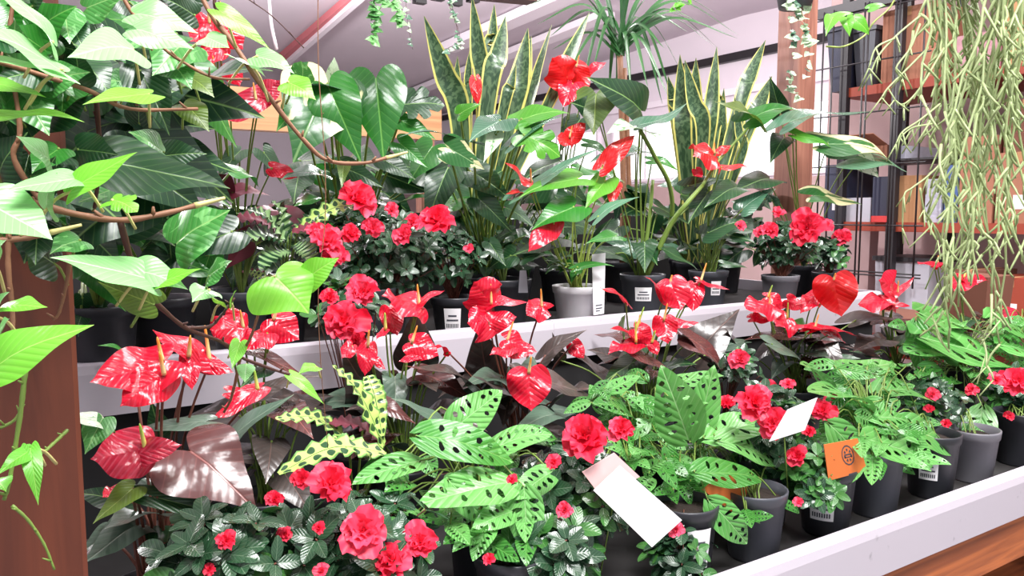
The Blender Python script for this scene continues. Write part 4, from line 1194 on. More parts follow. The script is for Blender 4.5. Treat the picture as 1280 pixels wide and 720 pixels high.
# dark bushy background plants filling the rear of the upper tray
def bush(px, Y, label, x0, x1, y0, y1, Ya, Yb, n, mats, seed, kind='heart', L=(.09, .15), fz=F2, pmat='pot_black', sticker=None, lang=0):
    rr = random.Random(seed)
    b = at(px, 330, Y); base = V((b.x, Y, fz))
    r = empty('potted_foliage_plant', base, label, 'potted plant')
    pot(r, base, .07, .14, M[pmat], sticker, lang); tp = base+V((0, 0, .12))
    for i in range(n):
        B = at(rr.uniform(x0, x1), rr.uniform(y0, y1), rr.uniform(Ya, Yb))
        a = rr.uniform(0, 2*PI); LL = rr.uniform(*L)
        d = V((math.cos(a), math.sin(a)*.6, rr.uniform(-.9, .3))).normalized()
        mb = MB(); add_leaf(mb, kind, B, B+d*LL, rr.uniform(.55, .8), nface(B, rr.uniform(.2, .7)), curl=.5, fold=.12, cup=.2, wave=.06)
        mb.tube([tp, tp.lerp(B, .5)+V((0, .02, .04)), B], .0025, 5, m=1, sub=4)
        mb.build('leaf', [M[rr.choice(mats)], M['stalk_green']], r)
    return r
bush(120, 1.66, 'large dark-leaved plant behind the ivy at the upper left', 40, 240, 20, 240, 1.05, 1.5, 40, ('leaf_dark', 'leaf_dark', 'leaf_dark', 'leaf_green'), 70, L=(.10, .16))
bush(200, 1.74, 'dark-leaved plant in the wide black pot above the leftmost red flowers', 90, 300, 180, 340, 1.35, 1.7, 26, ('leaf_dark', 'leaf_dark', 'leaf_green'), 71, L=(.08, .13), pmat='pot_black')
bush(300, 1.80, 'dark-leaved plant in a charcoal pot below the patterned calathea', 270, 350, 200, 320, 1.7, 1.9, 12, ('leaf_dark', 'calathea_under'), 72, L=(.07, .11), pmat='pot_charcoal', sticker=None)
bush(640, 2.1, 'dark leafy plant low behind the pots at the centre of the upper tray', 560, 720, 215, 330, 1.85, 2.1, 30, ('leaf_dark',), 73, L=(.09, .14))
bush(860, 2.12, 'dark leafy plant low behind the pots right of centre on the upper tray', 770, 940, 215, 320, 1.85, 2.1, 26, ('leaf_dark', 'leaf_dark', 'leaf_sheen'), 74, L=(.09, .14))
bush(420, 2.14, 'dark leafy plant behind the blooming azalea of the upper tray', 330, 560, 190, 300, 1.9, 2.15, 26, ('leaf_dark', 'leaf_dark', 'leaf_green'), 75, L=(.10, .15))
bush(455, 1.70, 'low dark plant in a black pot under the azalea, behind the double blooms', 420, 520, 300, 345, 1.66, 1.75, 8, ('leaf_dark',), 76, L=(.05, .07))
bush(630, 1.74, 'low dark plant in a black pot left of the white pot', 600, 670, 290, 335, 1.7, 1.8, 10, ('leaf_dark',), 77, L=(.06, .09))
bush(905, 2.16, 'dark plant in the rear corner next to the wooden post', 900, 960, 240, 320, 1.95, 2.15, 10, ('leaf_dark',), 78, L=(.08, .12))
bush(105, 1.72, 'grey nursery pot with a short plant beside the thick left post', 95, 150, 360, 395, 1.6, 1.7, 7, ('leaf_sheen', 'leaf_dark'), 79, L=(.04, .06), pmat='pot_grey')

# ================================================================== snake plants
def snake(px, Y, label, leaves, seed, pmat='pot_black'):
    rr = random.Random(seed)
    b = at(px, 330, Y); base = V((b.x, Y, F2))
    r = empty('potted_snake_plant', base, label, 'potted plant')
    pot(r, base, .075, .14, M[pmat]); tp = base+V((0, 0, .12))
    for (bx, by), (tx, ty), wpx, o in leaves:
        lY = o.get('Y', Y); T = at(tx, ty, lY+o.get('dT', 0)); Bm = at(bx, by, lY)
        dep = (Bm-CAM).dot(CF); hw = wpx*.5*dep/F_PX
        s = tp+V((rr.uniform(-.03, .03), rr.uniform(-.02, .02), 0))
        mb = MB(); mid = Bm.lerp(T, .45)+V((rr.uniform(-.006, .006), 0, 0))
        strip(mb, [s, Bm, mid, T], lambda t: hw*(min(1, .45+t*1.3))*(1 if t < .55 else max(.02, 1-((t-.55)/.45)**1.8)), nface(Bm, .05, o.get('side', 0)), fold=o.get('fold', .25), wave=.05, nu=4, sub=8, wn=2, twist=o.get('tw', .3))
        mb.build('leaf', M['sansevieria'], r)
snake(588, 1.98, 'tall snake plant with yellow-edged leaves at the top centre', [
   ((575, 150), (530, 20), 30, dict(Y=1.92, tw=.1)), ((605, 120), (590, -5), 24, dict(Y=1.95)), ((612, 110), (632, 20), 26, dict(Y=1.9, tw=-.2)),
   ((610, 80), (618, 5), 16, dict(Y=2.02)), ((640, 140), (660, 35), 28, dict(Y=1.92)), ((650, 130), (664, 45), 18, dict(Y=1.98, side=.8)),
   ((662, 130), (690, 30), 16, dict(Y=1.95, side=-.6)), ((690, 120), (737, 15), 18, dict(Y=1.9, side=.4)), ((585, 130), (588, 60), 14, dict(Y=2.0, side=.9)),
   ((570, 140), (572, 70), 14, dict(Y=2.0)), ((630, 135), (645, 80), 16, dict(Y=1.88))], 80)
snake(868, 1.98, 'second snake plant with grey-green yellow-edged leaves, left of the rear wooden post', [
   ((855, 180), (850, 68), 24, dict(Y=1.9)), ((878, 170), (856, 75), 22, dict(Y=1.86, side=.5)), ((885, 175), (896, 58), 20, dict(Y=1.88, side=-.3, tw=-.4)),
   ((870, 150), (870, 72), 18, dict(Y=1.96)), ((925, 130), (957, 50), 20, dict(Y=1.92)), ((915, 180), (930, 90), 20, dict(Y=1.94, side=.5)),
   ((935, 160), (965, 95), 22, dict(Y=1.95)), ((845, 150), (835, 95), 16, dict(Y=2.0)), ((900, 200), (905, 110), 18, dict(Y=2.0)), ((925, 200), (918, 120), 14, dict(Y=1.88, side=.7)),
   ((895, 150), (890, 80), 18, dict(Y=2.02))], 81)

# ================================================================== dracaena
b = at(778, 330, 2.12); base = V((b.x, 2.12, F2))
r = empty('potted_dragon_tree', base, 'slender dragon tree with arching grassy leaves at the top, right of centre', 'potted plant')
pot(r, base, .07, .14, M['pot_black'])
crown = at(775, 62, 2.12)
mb = MB(); mb.tube([base+V((0, 0, .12)), base.lerp(crown, .5)+V((.01, 0, 0)), crown+V((0, 0, -.02))], .011, 8, sub=6); mb.tube([base+V((.02, 0, .12)), base.lerp(crown, .5)+V((.035, 0, 0)), crown+V((.02, 0, -.06))], .009, 8, sub=6)
mb.build('trunk', M['vine_wood'], r)
rr = random.Random(90)
tips = [(655, 8), (672, 30), (690, 62), (688, 45), (720, -20), (745, -40), (775, -50), (800, -45), (820, 0), (905, 22), (896, 60), (860, 40), (925, 45), (922, 48), (855, 95), (835, 120), (828, 130), (810, 110), (770, 130), (725, 120), (700, 110), (740, 90), (830, 60), (812, 30), (840, -30), (700, -30), (680, 0), (790, 125), (760, 128), (842, 128), (900, 62), (880, 30)]
for k, (tx, ty) in enumerate(tips):
    T = at(tx, ty, 2.12+rr.uniform(-.25, .15)); A = crown+V((rr.uniform(-.012, .012), rr.uniform(-.01, .01), rr.uniform(-.03, .05)))
    d = T-A; mid = A+V((d.x*.45, d.y*.45, max(d.z*.5, 0)+.03+abs(d.x)*.16))
    mb = MB(); strip(mb, [A, mid, T], lambda t: .0085*(min(1, .5+t*2))*(1-t**3)+.0003, UP*.6+TOCAM(A)*.5, fold=.35, nu=2, sub=9)
    mb.build('leaf', M['dracaena'], r)

# ================================================================== ivy in the foreground left
ivy_base = V((0.09, .70, 2.3))
ivy = empty('climbing_ivy', ivy_base, 'big-leaved ivy on woody stems hanging in front of the thick left post', 'climbing plant')
def vine(pts, r, mat='vine_wood', tip=False):
    pts = [at(*p) if isinstance(p, tuple) and len(p) == 3 and abs(p[0]) > 3 or isinstance(p, tuple) and isinstance(p[0], int) else V(p) for p in pts]
    mb = MB(); rr = random.Random(len(pts)); P = smooth(pts, 6)
    mb.tube(P, lambda t: r*(1+.12*math.sin(t*40))*(1-.35*t), 8, sub=1)
    for k in range(2, len(P)-1, 7):
        mb.tube([P[k], P[k]+V((rr.uniform(-.006, .006), -.003, rr.uniform(.002, .008)))], r*.7, 6, r2=r*.3)
    o = mb.build('stem', M[mat], ivy)
    if tip:
        m2 = MB(); d = (P[-1]-P[-3]).normalized(); m2.tube([P[-2], P[-1]+d*.006, P[-1]+d*.018], r*.85, 8, r2=r*.4); m2.build('shoot_tip', M['vine_tip'], ivy)
Yv = .66
vine([(225, -60, .75), (262, 15, .72), (290, 52, .70), (322, 100, .68), (347, 135, .68), (377, 172, .68), (408, 200, .68), (453, 204, .68), (488, 196, .68)], .0024, tip=True)
vine([(140, -40, .75), (160, 8, .72), (200, 56, .7), (233, 80, .7), (268, 97, .69), (312, 99, .69)], .0016)
vine([(-20, 72, .64), (40, 90, .66), (110, 113, .66), (163, 136, .66), (247, 136, .67)], .0020)
vine([(-60, 222, .62), (0, 240, .64), (83, 265, .64), (150, 275, .64), (200, 268, .64), (252, 255, .64)], .0030, tip=True)
vine([(-60, 302, .62), (-10, 301, .62), (35, 297, .62), (66, 290, .62)], .0026, tip=True)
vine([(150, 276, .64), (165, 330, .68), (175, 360, .70), (203, 386, .74), (233, 410, .78), (278, 428, .82), (300, 446, .84), (342, 462, .86), (362, 468, .86)], .0024, 'vine_dark')
vine([(300, 446, .84), (296, 470, .86), (288, 500, .88), (280, 515, .9)], .002, 'vine_wood')
vine([(233, 410, .78), (262, 408, .80), (276, 395, .80), (293, 372, .80)], .0018, 'vine_dark')
vine([(300, 446, .84), (314, 420, .80), (328, 380, .78), (345, 362, .78)], .0016)
vine([(290, -40, .8), (300, -10, .8), (340, 20, .78), (380, 60, .78)], .0007, 'vine_dark')
vine([(275, -40, .7), (268, 0, .7), (272, 12, .7), (285, 8, .7)], .0016, 'vine_dark')
vine([(398, -60, .9), (398, 80, .9), (406, 200, .9), (406, 280, .9), (398, 360, .9), (401, 455, .92), (410, 560, .95)], .0006, 'vine_wood')
vine([(32, 460, .6), (25, 520, .6), (12, 600, .6), (5, 625, .6)], .0018, 'stalk_green')
vine([(15, 632, .62), (35, 650, .62), (55, 680, .62), (68, 712, .62)], .0012, 'stalk_green')
vine([(0, 535, .62), (18, 525, .62), (30, 505, .62)], .0012, 'stalk_green')
vine([(84, 538, .66), (66, 555, .64), (52, 566, .62), (38, 562, .62)], .0014, 'stalk_green')
vine([(88, 318, .66), (84, 350, .67), (74, 390, .67), (66, 400, .67)], .0016, 'vine_wood')
vine([(12, 270, .62), (10, 330, .62), (16, 400, .62), (12, 470, .6)], .0020, 'vine_wood')
vine([(60, 265, .66), (18, 200, .66), (25, 160, .66), (12, 60, .66), (20, -30, .66)], .0022, 'vine_wood')
vine([(120, 120, .72), (125, 200, .76), (118, 260, .78)], .0022, 'vine_dark')
def il(b, t_, wr, mat, Y=.66, tY=None, k='ivy', up=.45, **kw):
    if wr < .8 and Y < .9: wr = wr*1.28
    B = at(*b, Y); T = at(*t_, tY if tY else Y-.02)
    mb = MB(); add_leaf(mb, k, B, T, wr, kw.get('n', nface(B, up, kw.get('side', 0))), curl=kw.get('curl', .5), fold=kw.get('fold', .1), cup=kw.get('cup', .25), wave=kw.get('wave', .05), seg=4, rings=6)
    q = kw.get('st', None)
    S = at(*q, Y+.02) if q else B+V((rnd.uniform(-.02, .02), .03, -.02))
    mb.tube([S, S.lerp(B, .5)+V((0, 0, .004)), B], .0011, 5, m=1, sub=4)
    mb.build('leaf', [M[mat], M['vine_tip' if 'bright' in mat or 'pale' in mat else 'stalk_green']], ivy)
P_, Bt, Md, Dk = 'ivy_pale', 'ivy_bright', 'ivy_mid', 'leaf_dark'
il((66, 52), (-22, -22), .55, P_, .60, up=.6)
il((78, 86), (-45, 40), .5, P_, .58, up=.6)
il((70, 92), (-35, 78), .42, P_, .58, up=.7)
il((166, 62), (84, 72), .62, P_, .64, up=.5)
il((186, 118), (103, 131), .36, Bt, .62, up=.6)
il((-5, 142), (106, 153), .28, Bt, .60, up=.65)
il((-10, 105), (58, 122), .35, Bt, .60, up=.6)
il((15, 100), (62, 170), .7, Md, .68)
il((172, 38), (243, 62), .5, P_, .66)
il((170, 18), (248, 42), .48, P_, .68)
il((110, 10), (165, -10), .7, Md, .72)
il((258, 48), (287, 60), .7, P_, .66)
il((318, 86), (280, 68), .8, P_, .64, up=.6)
il((275, 15), (338, 62), .28, Bt, .66)
il((322, 70), (368, 92), .5, P_, .68)
il((360, 102), (395, 125), .85, Bt, .70, up=.4)
il((378, 98), (376, 76), .9, Md, .72)
il((92, 238), (172, 190), .36, Bt, .58, up=.5)
il((92, 225), (5, 240), .42, P_, .58, up=.6)
il((-15, 255), (66, 300), .75, P_, .57, up=.5)
il((60, 262), (72, 215), .6, P_, .6, up=.5)
il((128, 205), (288, 236), .50, Dk, .72, up=.55)
il((222, 305), (288, 262), 1.15, Md, .68, up=.5)
il((182, 350), (62, 322), .44, P_, .60, up=.55)
il((165, 338), (235, 362), .55, P_, .61, up=.5)
il((196, 356), (252, 336), .45, Bt, .60, up=.6)
il((262, 345), (290, 326), .95, Md, .64)
il((262, 362), (240, 378), .7, P_, .66)
il((192, 380), (122, 352), .4, 'leaf_olive', .64, up=-.1)
il((2, 386), (60, 384), .5, Bt, .56, up=.6)
il((-8, 462), (118, 406), .44, Bt, .52, up=.5)
il((-8, 395), (12, 365), .8, P_, .56)
il((-8, 330), (8, 300), .8, P_, .56)
il((-6, 425), (12, 398), .8, P_, .55)
il((344, 345), (386, 392), 1.5, Bt, .78, up=.35, k='ivy', cup=.5)
il((382, 350), (424, 322), .6, Bt, .78, up=.3)
il((232, 55), (190, 95), .7, Md, .74)
il((215, 80), (240, 112), .7, Md, .74)
il((175, 88), (212, 170), .45, Dk, .78)
il((235, 95), (268, 122), .8, 'leaf_olive', .78)
il((100, 300), (62, 318), .8, Md, .64)
il((50, 260), (30, 330), .7, Dk, .72)
il((140, 250), (172, 265), .6, Bt, .60, k='monstera')
il((38, 562), (-6, 596), .3, Bt, .58, up=.3)
il((38, 562), (48, 632), .24, Bt, .58, up=.1)
il((-5, 600), (8, 615), .8, Bt, .6)
il((126, 528), (76, 520), .5, 'leaf_white', .9, up=.5)
il((128, 524), (106, 568), .75, Md, .9, up=.3)
il((300, 428), (290, 462), .4, Bt, .82)
il((308, 455), (306, 478), .6, P_, .84, k='ovate')
il((365, 470), (405, 505), .3, Bt, .92)
il((275, 380), (265, 372), .6, Bt, .8)
il((290, 380), (296, 362), .4, Bt, .8)
il((395, 458), (372, 468), .4, Bt, .86)
il((30, 130), (-20, 190), .7, Dk, .7)
il((60, 200), (20, 170), .8, P_, .62)
il((0, 215), (35, 165), .7, Dk, .68)
il((205, 190), (160, 165), .7, Md, .78)
il((230, 130), (262, 165), .6, 'leaf_olive', .78)
rr = random.Random(99)
for i in range(56):
    x = rr.uniform(-20, 250); y = rr.uniform(0, 330) if x < 130 else rr.uniform(0, 250)
    if i < 26: x = rr.uniform(-20, 110)
    a = rr.uniform(0, 2*PI); L = rr.uniform(45, 80)
    il((x, y), (x+L*math.cos(a), y+L*math.sin(a)*.8), rr.uniform(.5, .75), rr.choice((Dk, Dk, Md, 'leaf_green')), rr.uniform(.66, .72) if x < 125 else rr.uniform(.76, .95), up=rr.uniform(.2, .6))

# ================================================================== hanging cactus (rhipsalis) right
hb = V((at(1215, 100, .78).x, .78, 1.98))
rh = empty('hanging_mistletoe_cactus', hb, 'mistletoe cactus trailing long pale green strands at the upper right', 'hanging plant')
mb = MB(); mb.lathe([(.001, 0), (.08, 0), (.1, .1), (.105, .11), (.095, .11), (.08, .02)], hb); mb.build('hanging_pot', M['pot_charcoal'], rh)
mb = MB()
for a in range(3):
    q = hb+V((.1*math.cos(a*2.1), .1*math.sin(a*2.1), .11)); mb.tube([q, V((hb.x, hb.y, 2.55)), V((hb.x, hb.y, 2.69))], .001, 4, sub=2)
mb.build('hanger_wire', M['black_metal'], rh)
mb = MB(); mb.beam((0.0, .80, 2.72), (2.6, .80, 2.72), .05, .06); mb.beam((-.35, .8, 2.72), (0.0, .80, 2.72), .05, .06)
mb.beam((pb.x, .8, 2.72), (pb.x, 2.0, 2.72), .05, .06)
tag(mb.build('overhead_frame', M['pale_wood'], smooth_=False), 'wooden overhead frame joining the posts above the bench', 'frame')
rr = random.Random(5)
def strand(p0, p1, depth_=0, mb=None):
    own = mb is None
    if own: mb = MB()
    d = p1-p0; n = max(2, int(d.length/.055))
    pts = [p0]
    for k in range(1, n+1):
        q = p0.lerp(p1, k/n)+V((rr.uniform(-.006, .006), rr.uniform(-.006, .006), 0)); pts.append(q)
    mb.tube(pts, .0026, 5, r2=.0018, sub=2)
    for k in range(1, len(pts)):
        if rr.random() < (.8 if depth_ == 0 else .3):
            L = rr.uniform(.035, .08); a = rr.uniform(0, 2*PI)
            e = pts[k]+V((math.cos(a)*L*.55, math.sin(a)*L*.45, -L*rr.uniform(.5, 1.0)))
            if depth_ < 2: strand(pts[k], e, depth_+1, mb)
            else: mb.tube([pts[k], e], .0017, 4)
    if own: mb.build('stem', M['rhipsalis'], rh)
ends = [(1045, 45), (1155, 270), (1180, 388), (1183, 345), (1190, 380), (1205, 300), (1215, 250), (1232, 280), (1247, 368), (1253, 410), (1262, 330), (1275, 300), (1285, 250), (1292, 330), (1195, 200), (1172, 180), (1180, 300), (1222, 350), (1240, 200), (1255, 260), (1200, 340), (1188, 395), (1275, 160), (1160, 150), (1210, 180), (1290, 180), (1265, 120), (1150, 120), (1230, 120), (1186, 250), (1198, 150), (1178, 140), (1212, 290), (1240, 300), (1246, 430), (1182, 410), (1300, 300)]
for (ex, ey) in ends[1:]:
    y0 = rr.uniform(.70, .86); a = rr.uniform(0, 6.28)
    top = hb+V((math.cos(a)*.07, math.sin(a)*.06, .10))
    e = at(ex+rr.uniform(-6, 6), ey, y0)
    over = V((top.x+(top.x-hb.x)*.6+ (e.x-top.x)*.3, top.y+(top.y-hb.y)*.6, hb.z+.08))
    mb = MB(); mb.tube([top, over+V((0, 0, .03)), over.lerp(e, .12)], .002, 5, sub=4)
    strand(over.lerp(e, .12), e, 0, mb); mb.build('stem', M['rhipsalis'], rh)
for pts in ([(1150, 20), (1120, 45), (1098, 70), (1088, 92)], [(1118, 48), (1095, 60), (1086, 85)], [(1160, 60), (1130, 90), (1110, 110), (1102, 122)], [(1150, 30), (1138, 60), (1120, 85), (1128, 98)],
            [(1175, 130), (1150, 150), (1128, 165), (1120, 180)], [(1180, 60), (1150, 110), (1130, 130), (1118, 125)], [(1190, 190), (1160, 220), (1140, 235), (1130, 245), (1128, 285)], [(1165, 155), (1140, 160), (1125, 172)],
            [(1150, 235), (1155, 262), (1165, 278), (1172, 300)]):
    mb = MB(); mb.tube([at(x, y, .76) for x, y in pts], .0018, 5, sub=5, r2=.0013)
    for (x, y) in pts[1:]:
        p = at(x, y, .76)
        for q in range(2): mb.tube([p, p+V((rr.uniform(-.02, .02), rr.uniform(-.02, .02), -rr.uniform(.015, .035)))], .0013, 4)
    mb.build('stem', M['rhipsalis'], rh)

# ================================================================== thin hanging vines from above
def string_plant(px, Y, z0, strands, label, seed, mats=('leaf_sheen', 'ivy_pale'), sz=.012):
    rr = random.Random(seed); b = at(px, 60, Y); base = V((b.x, Y, z0))
    r = empty('hanging_string_of_hearts', base, label, 'hanging plant')
    mb = MB(); mb.lathe([(.001, 0), (.05, 0), (.065, .08), (.068, .09), (.06, .09), (.05, .01)], base, 20); mb.build('hanging_pot', M['pot_charcoal'], r)
    fo = MB(); st = MB()
    st.tube([base+V((0, 0, .085)), V((base.x, base.y, z0+.6))], .001, 4)
    for pts in strands:
        P = [at(x, y, Y-.04) for x, y in pts]
        st.tube([base+V((0, -.05, .09)), base+V((P[0].x-base.x, -.075, .06))]+P, .0006, 4, sub=4)
        Q = smooth(P, 5)
        for q in Q:
            for s in (-1, 1):
                if rr.random() < .55:
                    d = V((s*rr.uniform(.4, 1), rr.uniform(-.5, .5), rr.uniform(-.6, .2))).normalized()
                    add_leaf(fo, 'heart', q, q+d*sz*rr.uniform(.7, 1.3), 1.0, nface(q, .4), m=rr.randint(0, len(mats)-1), seg=2, rings=2)
    fo.build('foliage', [M[m] for m in mats], r); st.build('stems', M['vine_dark'], r)
string_plant(478, 1.5, 2.05, [[(480, -20), (478, 5), (470, 20), (466, 50)], [(470, -20), (468, 10), (470, 22)], [(490, -10), (497, 15), (500, 32)]], 'sprig of small green leaves hanging at the top, left of the tall snake plant', 100, ('ivy_mid', 'ivy_pale'), .017)
string_plant(558, 1.9, 2.25, [[(507, -20), (510, 30), (516, 62)], [(560, -10), (568, 20), (572, 50), (560, 65)], [(565, 0), (574, 40), (576, 60)]], 'wispy grey hanging strands at the top beside the tall snake plant', 101, ('leaf_sheen', 'leaf_white'), .014)
string_plant(992, 1.7, 2.15, [[(990, -20), (994, 10), (998, 18)], [(985, 0), (990, 40), (993, 70), (988, 105), (1000, 122)], [(1010, 0), (1005, 35), (1012, 60), (1008, 95)]], 'hanging strands of tiny pale leaves in front of the rear wooden post', 102, ('leaf_white', 'leaf_sheen', 'leaf_white'), .026)
string_plant(848, 1.8, 2.3, [[(845, -20), (850, 2), (842, 12)], [(858, -20), (862, 5)]], 'small green sprig hanging at the top edge above the second snake plant', 103, ('ivy_bright',), .02)
# curled bright leaves of a trailing plant at the top right
tv = empty('trailing_pothos', at(1110, -60, 1.0), 'bright green curled pothos leaves on a pale stem in front of the dark shelf tubs', 'hanging plant')
mb = MB(); mb.tube([at(1130, -60, 1.0), at(1118, 0, 1.0), at(1092, 28, 1.0), at(1080, 45, 1.0), at(1055, 58, 1.0), at(1033, 58, 1.0)], .0018, 6, sub=5); mb.build('stem', M['stalk_bright'], tv)
for (b_, t_, wr) in (((1042, 20), (1032, 46), .55), ((1058, 22), (1062, 46), .7), ((1070, 25), (1086, 44), .8), ((1088, 10), (1108, 8), .5), ((1040, 22), (1068, 18), .3)):
    mb = MB(); B = at(*b_, .98); add_leaf(mb, 'heart', B, at(*t_, .97), wr, nface(B, .4), curl=.9, cup=.6, seg=3, rings=4); mb.build('leaf', M['ivy_bright'], tv)

# ================================================================== cards and tags
def card(name, quad, Y, mat, label, cat, th=.0012, dYs=None, marks=None, stick=None):
    P = [at(x, y, Y+(dYs[i] if dYs else 0)) for i, (x, y) in enumerate(quad)]
    # flatten to a true plane
    n = (P[1]-P[0]).cross(P[3]-P[0]).normalized(); P[2] = P[2]-n*n.dot(P[2]-P[0])
    if n.dot(TOCAM(P[0])) < 0: n = -n
    root = empty(name, (P[0]+P[2])/2, label, cat)
    mb = MB(); b_ = [p-n*th for p in P]
    mb.add(P+b_, [(0, 1, 2, 3), (7, 6, 5, 4), (0, 4, 5, 1), (1, 5, 6, 2), (2, 6, 7, 3), (3, 7, 4, 0)])
    mb.build('card', M[mat], root, smooth_=False)
    def uvp(u, v): return P[0].lerp(P[1], u).lerp(P[3].lerp(P[2], u), v)+n*.0005
    if marks:
        mb = MB()
        for sh in marks:
            mb.add([uvp(u, v) for u, v in sh], [tuple(range(len(sh)))])
        mb.build('print', M['print'], root, smooth_=False)
    if stick:
        mb = MB(); mb.tube([at(*stick[0], stick[2]), at(*stick[1], stick[3])], .0012, 5); mb.build('stick', M['stalk_green'], root)
    return root, uvp
card('price_card', [(742, 613), (775, 582), (852, 650), (815, 684)], .84, 'paper', 'long white price card tilted in front of the azalea at the bottom centre', 'card', dYs=(.03, .03, 0, 0), stick=((770, 610), (750, 720), .875, .93))
card('care_card', [(728, 590), (768, 566), (800, 596), (752, 622)], .88, 'card_pink', 'pale pink card tucked behind the long white price card', 'card')
card('price_card', [(962, 552), (985, 512), (1022, 497), (1006, 538)], .88, 'paper', 'small white card standing beside the red azalea blooms at right centre', 'card', stick=((980, 540), (985, 620), .885, .93))
def ring_marks():
    out = []
    for k in range(14):
        a0 = 2*PI*k/14; a1 = a0+2*PI/14
        def e(a, q): return (.60+.17*q*math.cos(a), .42+.30*q*math.sin(a))
        out.append([e(a0, 1), e(a1, 1), e(a1, .86), e(a0, .86)])
        if k % 2 == 0: out.append([e(a0, .66), e(a1, .66), e(a1, .4), e(a0, .4)])
    out.append([(.50, .38), (.70, .38), (.70, .42), (.50, .42)]); out.append([(.50, .46), (.70, .46), (.70, .49), (.50, .49)])
    return out
card('plant_card', [(1030, 556), (1072, 548), (1084, 588), (1036, 601)], .87, 'card_orange', 'orange card with a dark round emblem between the lip pots at right', 'card', marks=ring_marks(), stick=((1055, 590), (1050, 640), .875, .91))
card('plant_card', [(878, 612), (905, 590), (935, 606), (928, 650)], .93, 'card_orange', 'orange card partly hidden under the large holed leaves', 'card')
card('care_tag', [(740, 318), (757, 316), (755, 392), (742, 394)], 1.615, 'pot_white', 'long white care tag standing against the white pot', 'tag', dYs=(.03, .03, 0, 0), marks=[[(.2, .84), (.8, .84), (.8, .86), (.2, .86)], [(.2, .89), (.8, .89), (.8, .91), (.2, .91)], [(.2, .93), (.6, .93), (.6, .95), (.2, .95)]])
card('care_tag', [(650, 338), (658, 338), (660, 366), (648, 366)], 1.66, 'pot_grey', 'grey care tag in the shade left of the white pot', 'tag')
card('care_tag', [(1046, 342), (1062, 342), (1062, 358), (1046, 358)], 1.66, 'paper', 'small white tag right of the small dark azalea pot', 'tag')

# ================================================================== background: ceiling fixture, cord, rack, table
p0 = at(478, -22, 3.6); p1 = at(604, -14, 3.6)
fx = empty('ceiling_duct', p0, 'dark duct with brackets hanging under the ceiling at the top edge', 'duct')
mb = MB(); mb.beam(p0, p1+V((.3, 0, 0)), .10, .06); mb.build('duct', M['vine_dark'], fx, smooth_=False)
mb = MB()
for k in range(4):
    q = p0.lerp(p1, .35+.18*k); mb.box(q.x-.03, q.x+.03, q.y-.02, q.y+.02, q.z-.09+.02*(k % 2), q.z)
mb.tube([p0+V((0, 0, .02)), p0+V((0, 0, 1.6))], .01, 6); mb.tube([p1+V((0, 0, .02)), p1+V((0, 0, 1.6))], .01, 6)
mb.build('bracket', M['black_metal'], fx, smooth_=False)
mb = MB(); mb.tube([at(334, -60, 2.8), at(338, 20, 2.8), at(346, 62, 2.8)], .006, 6, sub=4)
tag(mb.build('power_cable', M['beam_white']), 'thin white cord hanging from the ceiling at the upper left', 'cord')

RX = 3.6
def rp(px, py, X=RX): return atx(px, py, X)
YA, YB = rp(1018, 266).y, 1.0      # rack left end, right end (towards camera)
rack = empty('shelving_rack', (RX+.2, 1.8, 0), 'black metal rack with red-brown shelves of cartons behind the hanging cactus', 'rack')
zl = [2.12, 1.86, 1.455, 1.0]
for z, nm in ((2.12, 'shelf'), (1.455, 'shelf'), (.85, 'shelf'), (2.75, 'shelf')):
    mb = MB(); mb.box(RX+.02, RX+.55, YB-.6, YA-.12, z-.045, z); mb.build(nm, M['shelf_red'], rack, smooth_=False)
mb = MB()
for y in (YB-.6, YA-.42, YA-.14, 1.55):
    mb.box(RX+.0, RX+.035, y-.02, y+.02, 0, 3.0); mb.box(RX+.53, RX+.56, y-.02, y+.02, 0, 3.0)
mb.build('upright', M['black_metal'], rack, smooth_=False)
mb = MB()
for px in (1024, 1036, 1074, 1079, 1113, 1117, 1148):
    q = rp(px, 200, RX-.05); mb.tube([V((q.x, q.y, 1.15)), V((q.x, q.y, 2.5))], .0045, 5)
for z in (1.20, 1.215, 1.44, 1.73, 1.98, 2.22, 2.46):
    mb.tube([V((RX-.05, YA+.02, z)), V((RX-.05, rp(1165, 200).y, z))], .004, 5)
mb.tube([V((RX-.05, YA, 1.18)), V((RX+.2, YA, 1.18))], .006, 5)
mb.build('wire_grid', M['black_metal'], rack)
mb = MB(); mb.beam(V((RX-.02, YA, 2.50)), V((RX-.02, YA-.55, 2.50)), .04, .05); mb.build('top_bar', M['black_metal'], rack, smooth_=False)
